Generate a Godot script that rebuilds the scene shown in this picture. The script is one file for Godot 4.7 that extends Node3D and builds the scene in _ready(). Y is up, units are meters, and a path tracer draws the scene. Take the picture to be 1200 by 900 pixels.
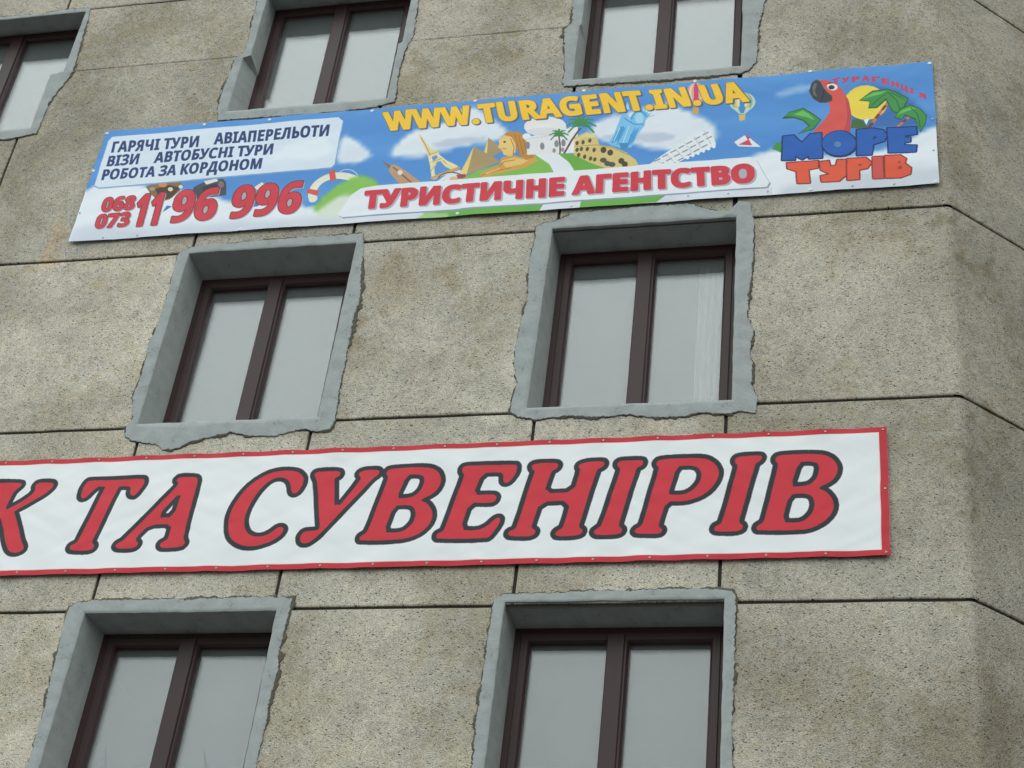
extends Node3D

# A concrete office front seen from the pavement: patched plaster round the windows and two vinyl banners.
# x runs along the front, y is height above the pavement, the front lies at z = 0 and the street is at z > 0.

const FOLD := 6.584          # where the front turns 45 degrees into the cut-off corner
const CUT_END := 9.4         # end of the cut-off corner, measured along the wall
var rng := RandomNumberGenerator.new()
var rough := FastNoiseLite.new()
var fine := FastNoiseLite.new()
var building: Node3D
var M := {}
var font_rid: RID
var text_server

func _ready():
	rng.seed = 71
	rough.seed = 5; rough.frequency = 1.0; rough.noise_type = FastNoiseLite.TYPE_SIMPLEX; rough.fractal_octaves = 3
	fine.seed = 9; fine.frequency = 1.0; fine.noise_type = FastNoiseLite.TYPE_SIMPLEX; fine.fractal_octaves = 2
	set_view_and_light()
	make_materials()
	make_ground()
	make_building()
	make_banners()
	make_tree()
	make_shade_building()

# ------------------------------------------------------------------ camera, sky, light
func set_view_and_light():
	var cam := Camera3D.new(); cam.name = "camera"
	cam.rotation_order = EULER_ORDER_YXZ
	cam.position = Vector3(6.284, 1.625, 10.780)
	cam.rotation = Vector3(0.64258, 0.28522, 0.13074)
	cam.fov = 24.63; cam.near = 0.1; cam.far = 400.0
	add_child(cam); cam.current = true
	var sky_look := ProceduralSkyMaterial.new()
	sky_look.sky_top_color = Color(0.92, 0.96, 0.958)
	sky_look.sky_horizon_color = Color(0.40, 0.435, 0.435)
	sky_look.sky_curve = 0.5
	sky_look.ground_bottom_color = Color(0.28, 0.28, 0.27)
	sky_look.ground_horizon_color = Color(0.52, 0.53, 0.54)
	sky_look.sun_angle_max = 1.0
	# a thin uneven deck of cloud, seen only in the panes
	var deck := FastNoiseLite.new(); deck.seed = 3; deck.frequency = 0.009; deck.fractal_octaves = 4
	var cover := deck.get_seamless_image(512, 256); cover.convert(Image.FORMAT_RGBA8)
	for y in 256:
		for x in 512: cover.set_pixel(x, y, Color(0.93, 0.97, 0.97, 0.22 * cover.get_pixel(x, y).r))
	sky_look.sky_cover = ImageTexture.create_from_image(cover)
	var sky := Sky.new(); sky.sky_material = sky_look
	var env := Environment.new()
	env.background_mode = Environment.BG_SKY; env.sky = sky
	env.tonemap_mode = Environment.TONE_MAPPER_LINEAR
	env.tonemap_exposure = 1.08
	env.background_energy_multiplier = 2.75
	env.sdfgi_enabled = true; env.ssao_enabled = true; env.ssil_enabled = true
	var we := WorldEnvironment.new(); we.name = "world_environment"; we.environment = env; add_child(we)
	var sun := DirectionalLight3D.new(); sun.name = "sun_behind_cloud"
	sun.light_energy = 0.15; sun.light_angular_distance = 30.0; sun.light_color = Color(1.0, 0.985, 0.96)
	sun.shadow_enabled = true
	add_child(sun)
	sun.look_at_from_position(Vector3(4, 30, 5), Vector3(0, 0, 0))

# ------------------------------------------------------------------ small helpers
func lin(r: float, g: float, b: float) -> Color: return Color(r, g, b).linear_to_srgb()

func mat(c: Color, roughness := 0.8) -> StandardMaterial3D:
	var m := StandardMaterial3D.new(); m.albedo_color = c; m.roughness = roughness; return m

func part(called: String, mesh: Mesh, m: Material, parent: Node3D) -> MeshInstance3D:
	var o := MeshInstance3D.new(); o.name = called; o.mesh = mesh; o.material_override = m
	parent.add_child(o, true); return o

func tag(o: Node, label: String, category := "", group := "", kind := ""):
	if label: o.set_meta("label", label)
	if category: o.set_meta("category", category)
	if group: o.set_meta("group", group)
	if kind: o.set_meta("kind", kind)

func start() -> SurfaceTool:
	var st := SurfaceTool.new(); st.begin(Mesh.PRIMITIVE_TRIANGLES); st.set_smooth_group(-1); return st

# a, b, c, d run anticlockwise as seen from the front
func quad(st: SurfaceTool, a: Vector3, b: Vector3, c: Vector3, d: Vector3):
	for p in [a, c, b, a, d, c]: st.add_vertex(p)

func box(st: SurfaceTool, lo: Vector3, hi: Vector3, bev := 0.0):
	# a box whose front (z = hi.z) edges are chamfered by bev
	var f := [Vector3(lo.x + bev, lo.y + bev, hi.z), Vector3(hi.x - bev, lo.y + bev, hi.z), Vector3(hi.x - bev, hi.y - bev, hi.z), Vector3(lo.x + bev, hi.y - bev, hi.z)]
	var s := [Vector3(lo.x, lo.y, hi.z - bev), Vector3(hi.x, lo.y, hi.z - bev), Vector3(hi.x, hi.y, hi.z - bev), Vector3(lo.x, hi.y, hi.z - bev)]
	var k := [Vector3(lo.x, lo.y, lo.z), Vector3(hi.x, lo.y, lo.z), Vector3(hi.x, hi.y, lo.z), Vector3(lo.x, hi.y, lo.z)]
	quad(st, f[0], f[1], f[2], f[3]); quad(st, k[1], k[0], k[3], k[2])
	for i in 4:
		var j := (i + 1) % 4
		if bev > 0.0: quad(st, s[i], s[j], f[j], f[i])
		quad(st, k[i], k[j], s[j], s[i])

func done(st: SurfaceTool, smooth := false) -> ArrayMesh:
	st.generate_normals(); return st.commit()

# a picture-frame moulding: four mitred sides round the rectangle lo..hi, each wide w, from z0 to z1, with a sloping inner bead
func frame_ring(st: SurfaceTool, lo: Vector2, hi: Vector2, w: float, z0: float, z1: float, bev: float, bead := 0.0):
	var prof := [[0.0, z0], [0.0, z1 - bev], [bev, z1], [w - bead - bev, z1], [w - bead, z1 - bev], [w, z1 - bev - bead * 1.2], [w, z0]]
	for i in prof.size() - 1:
		var a: Array = prof[i]; var b: Array = prof[i + 1]
		var A := corners(lo, hi, a[0], a[1]); var B := corners(lo, hi, b[0], b[1])
		for k in 4: quad(st, A[k], A[(k + 1) % 4], B[(k + 1) % 4], B[k])

func corners(lo: Vector2, hi: Vector2, o: float, z: float) -> Array:
	return [Vector3(lo.x + o, lo.y + o, z), Vector3(hi.x - o, lo.y + o, z), Vector3(hi.x - o, hi.y - o, z), Vector3(lo.x + o, hi.y - o, z)]

func pairs(flat: Array, k := 1.0) -> PackedVector2Array:
	var r := PackedVector2Array()
	for i in range(0, flat.size(), 2): r.append(Vector2(flat[i], flat[i + 1]) * k)
	return r

# ------------------------------------------------------------------ materials
func make_materials():
	var tone := concrete_maps()
	var stains_and_shade := stain_shade_map()
	M.concrete = []
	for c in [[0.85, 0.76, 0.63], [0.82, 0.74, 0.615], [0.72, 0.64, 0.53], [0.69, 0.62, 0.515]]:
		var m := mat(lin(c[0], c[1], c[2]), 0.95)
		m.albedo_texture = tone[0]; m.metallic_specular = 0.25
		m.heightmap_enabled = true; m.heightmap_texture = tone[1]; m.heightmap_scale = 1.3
		m.detail_enabled = true; m.detail_albedo = stains_and_shade; m.detail_uv_layer = BaseMaterial3D.DETAIL_UV_2; m.detail_blend_mode = BaseMaterial3D.BLEND_MODE_MUL
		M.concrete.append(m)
	M.joint = mat(lin(0.045, 0.04, 0.03), 1.0)
	var pl := plaster_maps()
	M.plaster = mat(lin(0.44, 0.462, 0.455), 0.85)
	M.plaster.albedo_texture = pl[0]; M.plaster.uv1_triplanar = true; M.plaster.uv1_world_triplanar = true; M.plaster.uv1_scale = Vector3(0.55, 0.55, 0.55)
	M.plaster.heightmap_enabled = true; M.plaster.heightmap_texture = pl[1]; M.plaster.heightmap_scale = 0.25; M.plaster.metallic_specular = 0.3
	M.reveal = M.plaster.duplicate(); M.reveal.albedo_color = lin(0.45, 0.47, 0.455)
	M.mortar = mat(lin(0.15, 0.135, 0.10), 1.0)
	M.mortar.albedo_texture = tone[0]; M.mortar.uv1_triplanar = true; M.mortar.uv1_world_triplanar = true; M.mortar.uv1_scale = Vector3(0.9, 0.9, 0.9)
	M.crack = mat(lin(0.05, 0.05, 0.045), 1.0)
	M.frame = mat(lin(0.048, 0.022, 0.023), 0.42); M.frame.metallic_specular = 0.4
	M.glass = mat(Color(0.93, 0.97, 0.96, 0.03), 0.0)
	M.glass.transparency = BaseMaterial3D.TRANSPARENCY_ALPHA; M.glass.metallic_specular = 0.42
	M.added_sill_plate = mat(lin(0.09, 0.09, 0.088), 0.7)
	M.dark_glass = mat(lin(0.02, 0.025, 0.025), 0.05)
	M.room = mat(lin(0.06, 0.065, 0.065), 0.9)
	M.curtain = mat(lin(0.20, 0.19, 0.16), 0.9)
	M.eyelet_white = mat(lin(0.8, 0.82, 0.84), 0.4)
	M.eyelet_metal = mat(lin(0.35, 0.35, 0.35), 0.35); M.eyelet_metal.metallic = 0.9
	M.roof = mat(lin(0.12, 0.12, 0.12), 0.95)

# bush-hammered concrete: a light cement ground, dark dents with dirt in them, pale grit; colour and relief of the same dents
func concrete_maps() -> Array:
	var n := 1024
	var shade := PackedFloat32Array(); shade.resize(n * n)
	var high := PackedFloat32Array(); high.resize(n * n)
	var warm := PackedFloat32Array(); warm.resize(n * n)
	var a := noise_bytes(n, 11, 0.045, 3); var b := noise_bytes(n, 12, 0.16, 2); var c := noise_bytes(n, 13, 0.012, 3)
	for i in n * n:
		var x := a[i] / 255.0 - 0.5; var y := b[i] / 255.0 - 0.5; var z := c[i] / 255.0 - 0.5
		shade[i] = 0.955 + 0.16 * x + 0.36 * y + 0.06 * z
		high[i] = 0.62 + 0.22 * x + 0.30 * y
		warm[i] = z
	var r := RandomNumberGenerator.new(); r.seed = 31
	for k in 9500:
		var strong := k < 1500
		var pale := k >= 7300
		var len := r.randf_range(2.0, 5.2) if strong else r.randf_range(1.6, 5.0)
		var thick := r.randf_range(1.1, 2.2) if strong else r.randf_range(0.9, 1.8)
		var amount := r.randf_range(0.20, 0.46) if strong else r.randf_range(0.09, 0.24)
		if pale: amount = -r.randf_range(0.05, 0.14)
		var turn := r.randf_range(-0.5, 0.9)
		var cx := r.randf() * n; var cy := r.randf() * n
		var ct := cos(turn); var s := sin(turn)
		var reach := int(len) + 2
		for dy in range(-reach, reach + 1):
			for dx in range(-reach, reach + 1):
				var u := (dx * ct + dy * s) / len; var v := (-dx * s + dy * ct) / thick
				var q := 1.0 - (u * u + v * v) + r.randf_range(-0.25, 0.1)
				if q > 0.0:
					var at := posmod(int(cy) + dy, n) * n + posmod(int(cx) + dx, n)
					q = minf(1.0, q * 2.0)
					shade[at] -= amount * q
					high[at] -= amount * 0.9 * q
	var col := PackedByteArray(); col.resize(n * n * 3)
	var rel := PackedByteArray(); rel.resize(n * n)
	for i in n * n:
		var v := clampf(shade[i], 0.2, 1.08)
		var w := warm[i] * 0.015
		col[i * 3] = int(clampf(v * (0.93 + w), 0.0, 1.0) * 255.0)
		col[i * 3 + 1] = int(clampf(v * 0.93, 0.0, 1.0) * 255.0)
		col[i * 3 + 2] = int(clampf(v * (0.93 - w * 1.4), 0.0, 1.0) * 255.0)
		rel[i] = int(clampf(high[i], 0.0, 1.0) * 255.0)
	return [tex(Image.create_from_data(n, n, false, Image.FORMAT_RGB8, col)), tex(Image.create_from_data(n, n, false, Image.FORMAT_L8, rel))]

func tex(im: Image) -> ImageTexture: return ImageTexture.create_from_image(im)

func noise_bytes(n: int, s: int, f: float, oct: int) -> PackedByteArray:
	var q := FastNoiseLite.new(); q.seed = s; q.frequency = f; q.fractal_octaves = oct; q.noise_type = FastNoiseLite.TYPE_SIMPLEX_SMOOTH
	var im := q.get_seamless_image(n, n); im.convert(Image.FORMAT_L8); return im.get_data()

# weather stains of the whole front and shade painted on the cut-off corner, 18 m square: x -8..10 along the wall, y 18..0
func stain_shade_map() -> ImageTexture:
	var n := 1024
	var a := noise_bytes(n, 21, 0.010, 4); var b := noise_bytes(n, 22, 0.035, 3); var c := noise_bytes(n, 23, 0.09, 2)
	var data := PackedByteArray(); data.resize(n * n * 3)
	# [x, y, half width, half height, strength, red, green, blue]; the large ones beyond the fold are painted shade
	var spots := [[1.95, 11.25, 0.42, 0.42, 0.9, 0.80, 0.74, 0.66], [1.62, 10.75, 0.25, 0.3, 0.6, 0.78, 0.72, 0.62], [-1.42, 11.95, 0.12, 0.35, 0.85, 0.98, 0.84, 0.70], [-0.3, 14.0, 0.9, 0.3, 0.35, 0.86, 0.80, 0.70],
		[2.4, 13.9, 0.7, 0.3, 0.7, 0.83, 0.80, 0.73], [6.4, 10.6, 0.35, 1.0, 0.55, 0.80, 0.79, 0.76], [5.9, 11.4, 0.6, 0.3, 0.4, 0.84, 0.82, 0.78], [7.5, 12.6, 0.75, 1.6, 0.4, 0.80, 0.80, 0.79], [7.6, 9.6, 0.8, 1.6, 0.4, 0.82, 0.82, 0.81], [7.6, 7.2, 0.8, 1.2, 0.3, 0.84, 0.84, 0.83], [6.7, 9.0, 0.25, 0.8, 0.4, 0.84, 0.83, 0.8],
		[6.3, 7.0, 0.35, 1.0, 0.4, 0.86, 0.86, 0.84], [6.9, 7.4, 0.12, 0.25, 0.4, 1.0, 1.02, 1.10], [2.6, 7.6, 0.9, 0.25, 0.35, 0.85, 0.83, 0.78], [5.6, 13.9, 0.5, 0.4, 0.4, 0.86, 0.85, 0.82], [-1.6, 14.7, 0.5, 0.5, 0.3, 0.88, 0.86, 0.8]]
	for j in n:
		for i in n:
			var at := j * n + i
			var v := 1.0 + (a[at] / 255.0 - 0.5) * 0.16 + (b[at] / 255.0 - 0.5) * 0.16 + (c[at] / 255.0 - 0.5) * 0.16
			var w := (a[posmod(at + 137 * n + 211, n * n)] / 255.0 - 0.5) * 0.02
			var red := v * (0.95 + w); var green := v * 0.95; var blue := v * (0.95 - w)
			# brown grime that has settled in patches with a grain of their own
			var grime := clampf((a[posmod(at + 401 * n + 77, n * n)] / 255.0 - 0.5) * 3.0 + (b[at] / 255.0 - 0.5) * 1.6 + (c[at] / 255.0 - 0.5) * 2.2 + 0.12, 0.0, 1.0)
			red *= lerpf(1.0, 0.87, grime); green *= lerpf(1.0, 0.86, grime); blue *= lerpf(1.0, 0.83, grime)
			var x := i / 1024.0 * 18.0 - 8.0; var y := 18.0 - j / 1024.0 * 18.0
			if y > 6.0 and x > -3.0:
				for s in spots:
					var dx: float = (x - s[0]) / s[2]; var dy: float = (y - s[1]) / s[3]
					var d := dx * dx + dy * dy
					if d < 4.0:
						# ragged outline: the noise decides where dirt and painted corner shade take hold
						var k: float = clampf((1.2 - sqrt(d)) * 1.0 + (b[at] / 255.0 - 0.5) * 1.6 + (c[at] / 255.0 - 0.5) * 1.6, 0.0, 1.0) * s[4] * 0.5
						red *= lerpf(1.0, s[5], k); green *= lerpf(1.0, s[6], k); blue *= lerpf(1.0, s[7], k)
			data[at * 3] = int(clampf(red, 0, 1) * 255); data[at * 3 + 1] = int(clampf(green, 0, 1) * 255); data[at * 3 + 2] = int(clampf(blue, 0, 1) * 255)
	return tex(Image.create_from_data(n, n, false, Image.FORMAT_RGB8, data))

# painted cement render: brush marks, small dirt specks
func plaster_maps() -> Array:
	var n := 512
	var a := noise_bytes(n, 41, 0.02, 4); var b := noise_bytes(n, 42, 0.11, 3)
	var r := RandomNumberGenerator.new(); r.seed = 8
	var col := PackedByteArray(); col.resize(n * n * 3); var rel := PackedByteArray(); rel.resize(n * n)
	for i in n * n:
		var v := 0.93 + (a[i] / 255.0 - 0.5) * 0.10 + (b[i] / 255.0 - 0.5) * 0.05
		if a[i] < 62 and b[i] < 90: v -= 0.08
		if r.randf() < 0.0015: v -= 0.3
		for k in 3: col[i * 3 + k] = int(clampf(v, 0.0, 1.0) * 255.0)
		rel[i] = int(clampf(0.5 + (a[i] / 255.0 - 0.5) * 0.6 + (b[i] / 255.0 - 0.5) * 0.35, 0, 1) * 255.0)
	return [tex(Image.create_from_data(n, n, false, Image.FORMAT_RGB8, col)), tex(Image.create_from_data(n, n, false, Image.FORMAT_L8, rel))]

# ------------------------------------------------------------------ street
func make_ground():
	var pave := mat(lin(0.06, 0.06, 0.058), 0.95)
	var road := mat(lin(0.06, 0.06, 0.062), 0.95)
	var st := start(); box(st, Vector3(-120, -0.5, -120), Vector3(120, -0.12, 120))
	tag(part("ground", done(st), road, self), "grey asphalt street in front of the building", "", "", "structure")
	st = start(); box(st, Vector3(-40, -0.116, -30), Vector3(40, 0.0, 13.0))
	tag(part("pavement", done(st), pave, self), "pale paved footway below the building", "", "", "structure")

# ------------------------------------------------------------------ building
# s runs along the wall and round the fold, d is the distance in front of its face
func on_wall(s: float, y: float, d: float) -> Vector3:
	var r := 0.05
	var h := sqrt(0.5)
	if s <= FOLD - r: return Vector3(s, y, d)
	if s >= FOLD + r: return Vector3(FOLD + (s - FOLD) * h + d * h, y, -(s - FOLD) * h + d * h)
	var t := (s - FOLD + r) / (2.0 * r)
	var p0 := Vector2(FOLD - r, 0); var p1 := Vector2(FOLD, 0); var p2 := Vector2(FOLD + r * h, -r * h)
	var p := p0.lerp(p1, t).lerp(p1.lerp(p2, t), t)
	var ang := t * PI / 4.0
	return Vector3(p.x + d * sin(ang), y, p.y + d * cos(ang))

func wall_normal(s: float) -> Vector3:
	var ang := clampf((s - FOLD + 0.05) / 0.1, 0.0, 1.0) * PI / 4.0
	return Vector3(sin(ang), 0, cos(ang))

func stations(lo: float, hi: float, step: float) -> Array:
	var b := 0.007
	var r := [[lo, -0.36], [lo, -b], [lo + b, 0.0]]
	var k := maxi(1, int((hi - lo) / step))
	for i in range(1, k): r.append([lo + b + (hi - lo - 2 * b) * i / k, 0.0])
	r += [[hi - b, 0.0], [hi, -b], [hi, -0.36]]
	return r

# cuts: [x0, y0, x1, y1] of corners broken out behind the plaster
func wall_panel(x0: float, x1: float, y0: float, y1: float, gap := 0.014, cuts := []):
	var lo := x0 + gap; var hi := x1 - gap
	var ss := stations(lo, hi, 0.22)
	if x1 > FOLD:
		for q in [-0.05, -0.025, 0.0, 0.025, 0.05]: ss.append([FOLD + q, 0.0])
		ss = ordered(ss)
	var ys := stations(y0 + gap, y1 - gap, 0.22)
	for q in cuts:
		for v in [q[0], q[2]]:
			if v > lo + 0.02 and v < hi - 0.02: ss.append([v, 0.0])
		for v in [q[1], q[3]]:
			if v > y0 + gap + 0.02 and v < y1 - gap - 0.02: ys.append([v, 0.0])
	if cuts.size() > 0:
		ss = ordered(ss); ys = ordered(ys)
	var shift := Vector2(rng.randf(), rng.randf())
	var st := start()
	var grid := []
	for a in ss:
		var col := []
		for b in ys:
			var d := minf(a[1], b[1])
			var wob := Vector2(rough.get_noise_2d(a[0] * 3.1, b[0] * 3.1), rough.get_noise_2d(a[0] * 3.1 + 40.0, b[0] * 3.1)) * 0.004
			if d == 0.0: d = rough.get_noise_2d(a[0] * 1.3 + 9.0, b[0] * 1.3) * 0.003
			col.append([on_wall(a[0] + wob.x, b[0] + wob.y, d), Vector2(a[0], -b[0]) / 2.4 + shift, Vector2((a[0] + 8.0) / 18.0, (18.0 - b[0]) / 18.0)])
		grid.append(col)
	for i in grid.size() - 1:
		for j in ys.size() - 1:
			var side: bool = minf(minf(ss[i][1], ss[i + 1][1]), minf(ys[j][1], ys[j + 1][1])) < -0.1
			var q := [grid[i][j], grid[i + 1][j], grid[i + 1][j + 1], grid[i][j + 1]]
			var n: Vector3 = (q[1][0] - q[0][0]).cross(q[3][0] - q[0][0])
			if n.length() < 1e-9: n = (q[2][0] - q[1][0]).cross(q[3][0] - q[2][0])
			if n.length() < 1e-9: continue
			var gone := false
			for e in cuts:
				var m := Vector2((ss[i][0] + ss[i + 1][0]) / 2.0, (ys[j][0] + ys[j + 1][0]) / 2.0)
				if m.x > e[0] and m.x < e[2] and m.y > e[1] and m.y < e[3]: gone = true
			if gone: continue
			n = n.normalized()
			for k in [0, 2, 1, 0, 3, 2]:
				var nn := n
				if not side and n.z > 0.2: nn = wall_normal(ss[i][0] if k == 0 or k == 3 else ss[i + 1][0]).lerp(n, 0.4).normalized()
				st.set_normal(nn); st.set_uv(q[k][1]); st.set_uv2(q[k][2]); st.add_vertex(q[k][0])
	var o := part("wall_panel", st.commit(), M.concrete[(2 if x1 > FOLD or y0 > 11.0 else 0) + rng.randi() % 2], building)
	return o

func ordered(l: Array) -> Array:
	# the three border stations at either end stay as they are
	var inner := l.slice(3); var tail := []
	for k in l.size():
		if l[k][1] < -0.1 and k > 0: tail = l.slice(k - 2, k + 1); break
	inner = l.filter(func(a): return a[1] == 0.0)
	inner.sort_custom(func(a, b): return a[0] < b[0])
	return [l[0], l[1]] + inner + [tail[1], tail[2]]

func joint_strip(s0: float, s1: float, y0: float, y1: float):
	var st := start()
	var cuts := [s0]
	if s0 < FOLD and s1 > FOLD: cuts += [FOLD - 0.05, FOLD, FOLD + 0.05]
	cuts.append(s1)
	for i in cuts.size() - 1:
		quad(st, on_wall(cuts[i], y0, -0.022), on_wall(cuts[i + 1], y0, -0.022), on_wall(cuts[i + 1], y1, -0.022), on_wall(cuts[i], y1, -0.022))
	part("joint", done(st), M.joint, building)

func make_building():
	building = Node3D.new(); building.name = "building"; add_child(building)
	tag(building, "grey concrete panel building with brown windows in patched blue-grey plaster", "building")
	# rows of the spandrel bands and of the window bands
	var cols := [-7.4, -5.55, -3.72, -2.21, 0.0, 1.5, 3.341, 4.841]
	for r in [[0.0, 2.39], [2.39, 4.32], [4.32, 6.06], [8.0, 9.746], [15.21, 16.95]]:
		for i in 7: wall_panel(cols[i], cols[i + 1], r[0], r[1] - (0.0 if r[0] != 8.0 else 0.0) )
		wall_panel(4.841, CUT_END, r[0], r[1])
	# window bands: piers only
	wall_panel(-7.4, 0.0 - 0.045, 6.06, 8.0); wall_panel(1.5 + 0.055, 3.341 - 0.065, 6.06, 8.0); wall_panel(4.841 + 0.07, CUT_END, 6.06, 8.0)
	wall_panel(-7.4, 0.0 - 0.05, 9.746, 11.68); wall_panel(1.5 + 0.065, 3.341 - 0.085, 9.746, 11.68); wall_panel(4.841 + 0.055, CUT_END, 9.746, 11.68)
	wall_panel(-7.4, -5.55, 11.68, 13.42); wall_panel(-5.55, -3.72, 11.68, 13.42); wall_panel(-3.72, -2.21, 11.68, 13.42); wall_panel(0.0, 1.5, 11.68, 13.42); wall_panel(3.341, 4.841, 11.68, 13.45)
	wall_panel(-2.21, 0.0, 11.68, 14.276, 0.014, [[-2.4, 13.40, -2.04, 15.0], [-0.06, 13.40, 0.1, 15.0]])
	wall_panel(1.5, 3.341, 11.68, 14.276, 0.014, [[1.4, 13.40, 1.605, 15.0], [3.30, 13.44, 3.5, 15.0]])
	wall_panel(-7.4, -3.75, 13.42, 15.21); wall_panel(-1.955, 0.03, 14.262, 15.21, 0.006); wall_panel(1.605, 3.33, 14.262, 15.21, 0.006)
	wall_panel(4.852, CUT_END, 11.68, 14.54); wall_panel(4.9, CUT_END, 14.54, 15.21)
	for y in [2.39, 4.32, 6.06, 8.0, 9.746, 11.68, 15.21]: joint_strip(-7.4, CUT_END, y - 0.017, y + 0.017)
	joint_strip(4.86, CUT_END, 14.523, 14.557); joint_strip(-1.96, 0.03, 14.268, 14.277); joint_strip(1.6, 3.34, 14.268, 14.277)
	for i in range(1, 8):
		for r in [[0.0, 6.043], [8.017, 9.729], [11.697, 13.40], [15.227, 16.95]]: joint_strip(cols[i] - 0.017, cols[i] + 0.017, r[0], r[1])
	# the rest of the house: side wall, roof, rooms
	var h := sqrt(0.5)
	var ex := FOLD + (CUT_END - FOLD) * h; var ez := -(CUT_END - FOLD) * h
	var st := start()
	quad(st, Vector3(ex, 0, ez - 0.02), Vector3(ex, 0, -14), Vector3(ex, 16.95, -14), Vector3(ex, 16.95, ez - 0.02))
	quad(st, Vector3(ex, 0, -14), Vector3(-7.4, 0, -14), Vector3(-7.4, 16.95, -14), Vector3(ex, 16.95, -14))
	quad(st, Vector3(-7.4, 0, -14), Vector3(-7.4, 0, 0), Vector3(-7.4, 16.95, 0), Vector3(-7.4, 16.95, -14))
	part("outer_wall", done(st), M.mortar, building)
	st = start()
	var rim := [Vector3(-7.45, 16.95, 0.06), Vector3(FOLD + 0.02, 16.95, 0.06), Vector3(ex + 0.06, 16.95, ez), Vector3(ex + 0.06, 16.95, -14.05), Vector3(-7.45, 16.95, -14.05)]
	for lift in [0.0, 0.25]:
		for i in [1, 2, 3]:
			if lift > 0: 
				for p in [rim[0], rim[i + 1], rim[i]]: st.add_vertex(p + Vector3(0, lift, 0))
			else:
				for p in [rim[0], rim[i], rim[i + 1]]: st.add_vertex(p)
	for i in 5:
		var a: Vector3 = rim[i]; var b: Vector3 = rim[(i + 1) % 5]
		quad(st, a, b, b + Vector3(0, 0.25, 0), a + Vector3(0, 0.25, 0))
	part("roof", done(st), M.roof, building)
	st = start(); box(st, Vector3(-7.3, 0.1, -4.6), Vector3(6.4, 16.8, -4.4))
	part("room_wall", done(st), M.room, building)
	for y in [5.2, 8.75, 12.45, 16.1]:
		st = start(); box(st, Vector3(-7.3, y - 0.15, -4.4), Vector3(6.3, y + 0.15, -0.5)); part("floor_slab", done(st), M.room, building)
	for x in [-3.95, -0.9, 2.42, 5.4]:
		st = start(); box(st, Vector3(x - 0.06, 4.0, -4.4), Vector3(x + 0.06, 16.8, -0.45)); part("room_wall", done(st), M.room, building)
	# windows: opening in the face, the frame's rectangle behind it, depth
	make_window("U0", [-3.66, 13.475, -2.10, 15.16], [-3.62, 13.55, -2.02, 15.215], 0.25, 14.25, [-3.72, -1.965], "upper left window with plaster broken to a point below", "#")
	make_window("U1", [-0.035, 13.475, 1.555, 15.165], [0.03, 13.55, 1.53, 15.215], 0.25, 14.24, [0.043, 1.59], "upper window above the white text box, its plaster stepped at both sides", "#")
	make_window("U2", [3.322, 13.515, 4.854, 15.17], [3.345, 13.58, 4.84, 15.215], 0.25, 14.26, [3.343, 4.846], "upper window nearest the corner, above the yellow web address", "#")
	make_window("M1", [-0.035, 9.775, 1.537, 11.662], [0.02, 9.83, 1.50, 11.60], 0.30, 0.0, [-0.013, 1.556], "window between the banners on the left, with a broken lower plaster edge", "#")
	make_window("M2", [3.272, 9.782, 4.882, 11.68], [3.32, 9.84, 4.84, 11.66], 0.30, 0.0, [3.303, 4.866], "window between the banners on the right, with a pale curtain inside", "#")
	make_window("L1", [-0.043, 6.09, 1.545, 7.974], [0.02, 6.15, 1.50, 7.965], 0.30, 0.0, [-0.022, 1.535], "lower left window below the souvenir banner with twigs mirrored in its glass", "#")
	make_window("L2", [3.287, 6.09, 4.90, 8.02], [3.312, 6.15, 4.86, 7.97], 0.30, 0.0, [3.287, 4.883], "lower right window below the souvenir banner in an even plaster band", "#")

# where the ray from c through p leaves the closed outline
func ray_out(c: Vector2, p: Vector2, outline: PackedVector2Array) -> Vector2:
	var best := p + (p - c).normalized() * 0.05
	var far := c + (p - c).normalized() * 6.0
	var most := 0.0
	for i in outline.size():
		var hit = Geometry2D.segment_intersects_segment(c, far, outline[i], outline[(i + 1) % outline.size()])
		if hit != null and c.distance_to(hit) > most: most = c.distance_to(hit); best = hit
	if most < c.distance_to(p) + 0.02: best = p + (p - c).normalized() * 0.02
	return best

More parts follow.
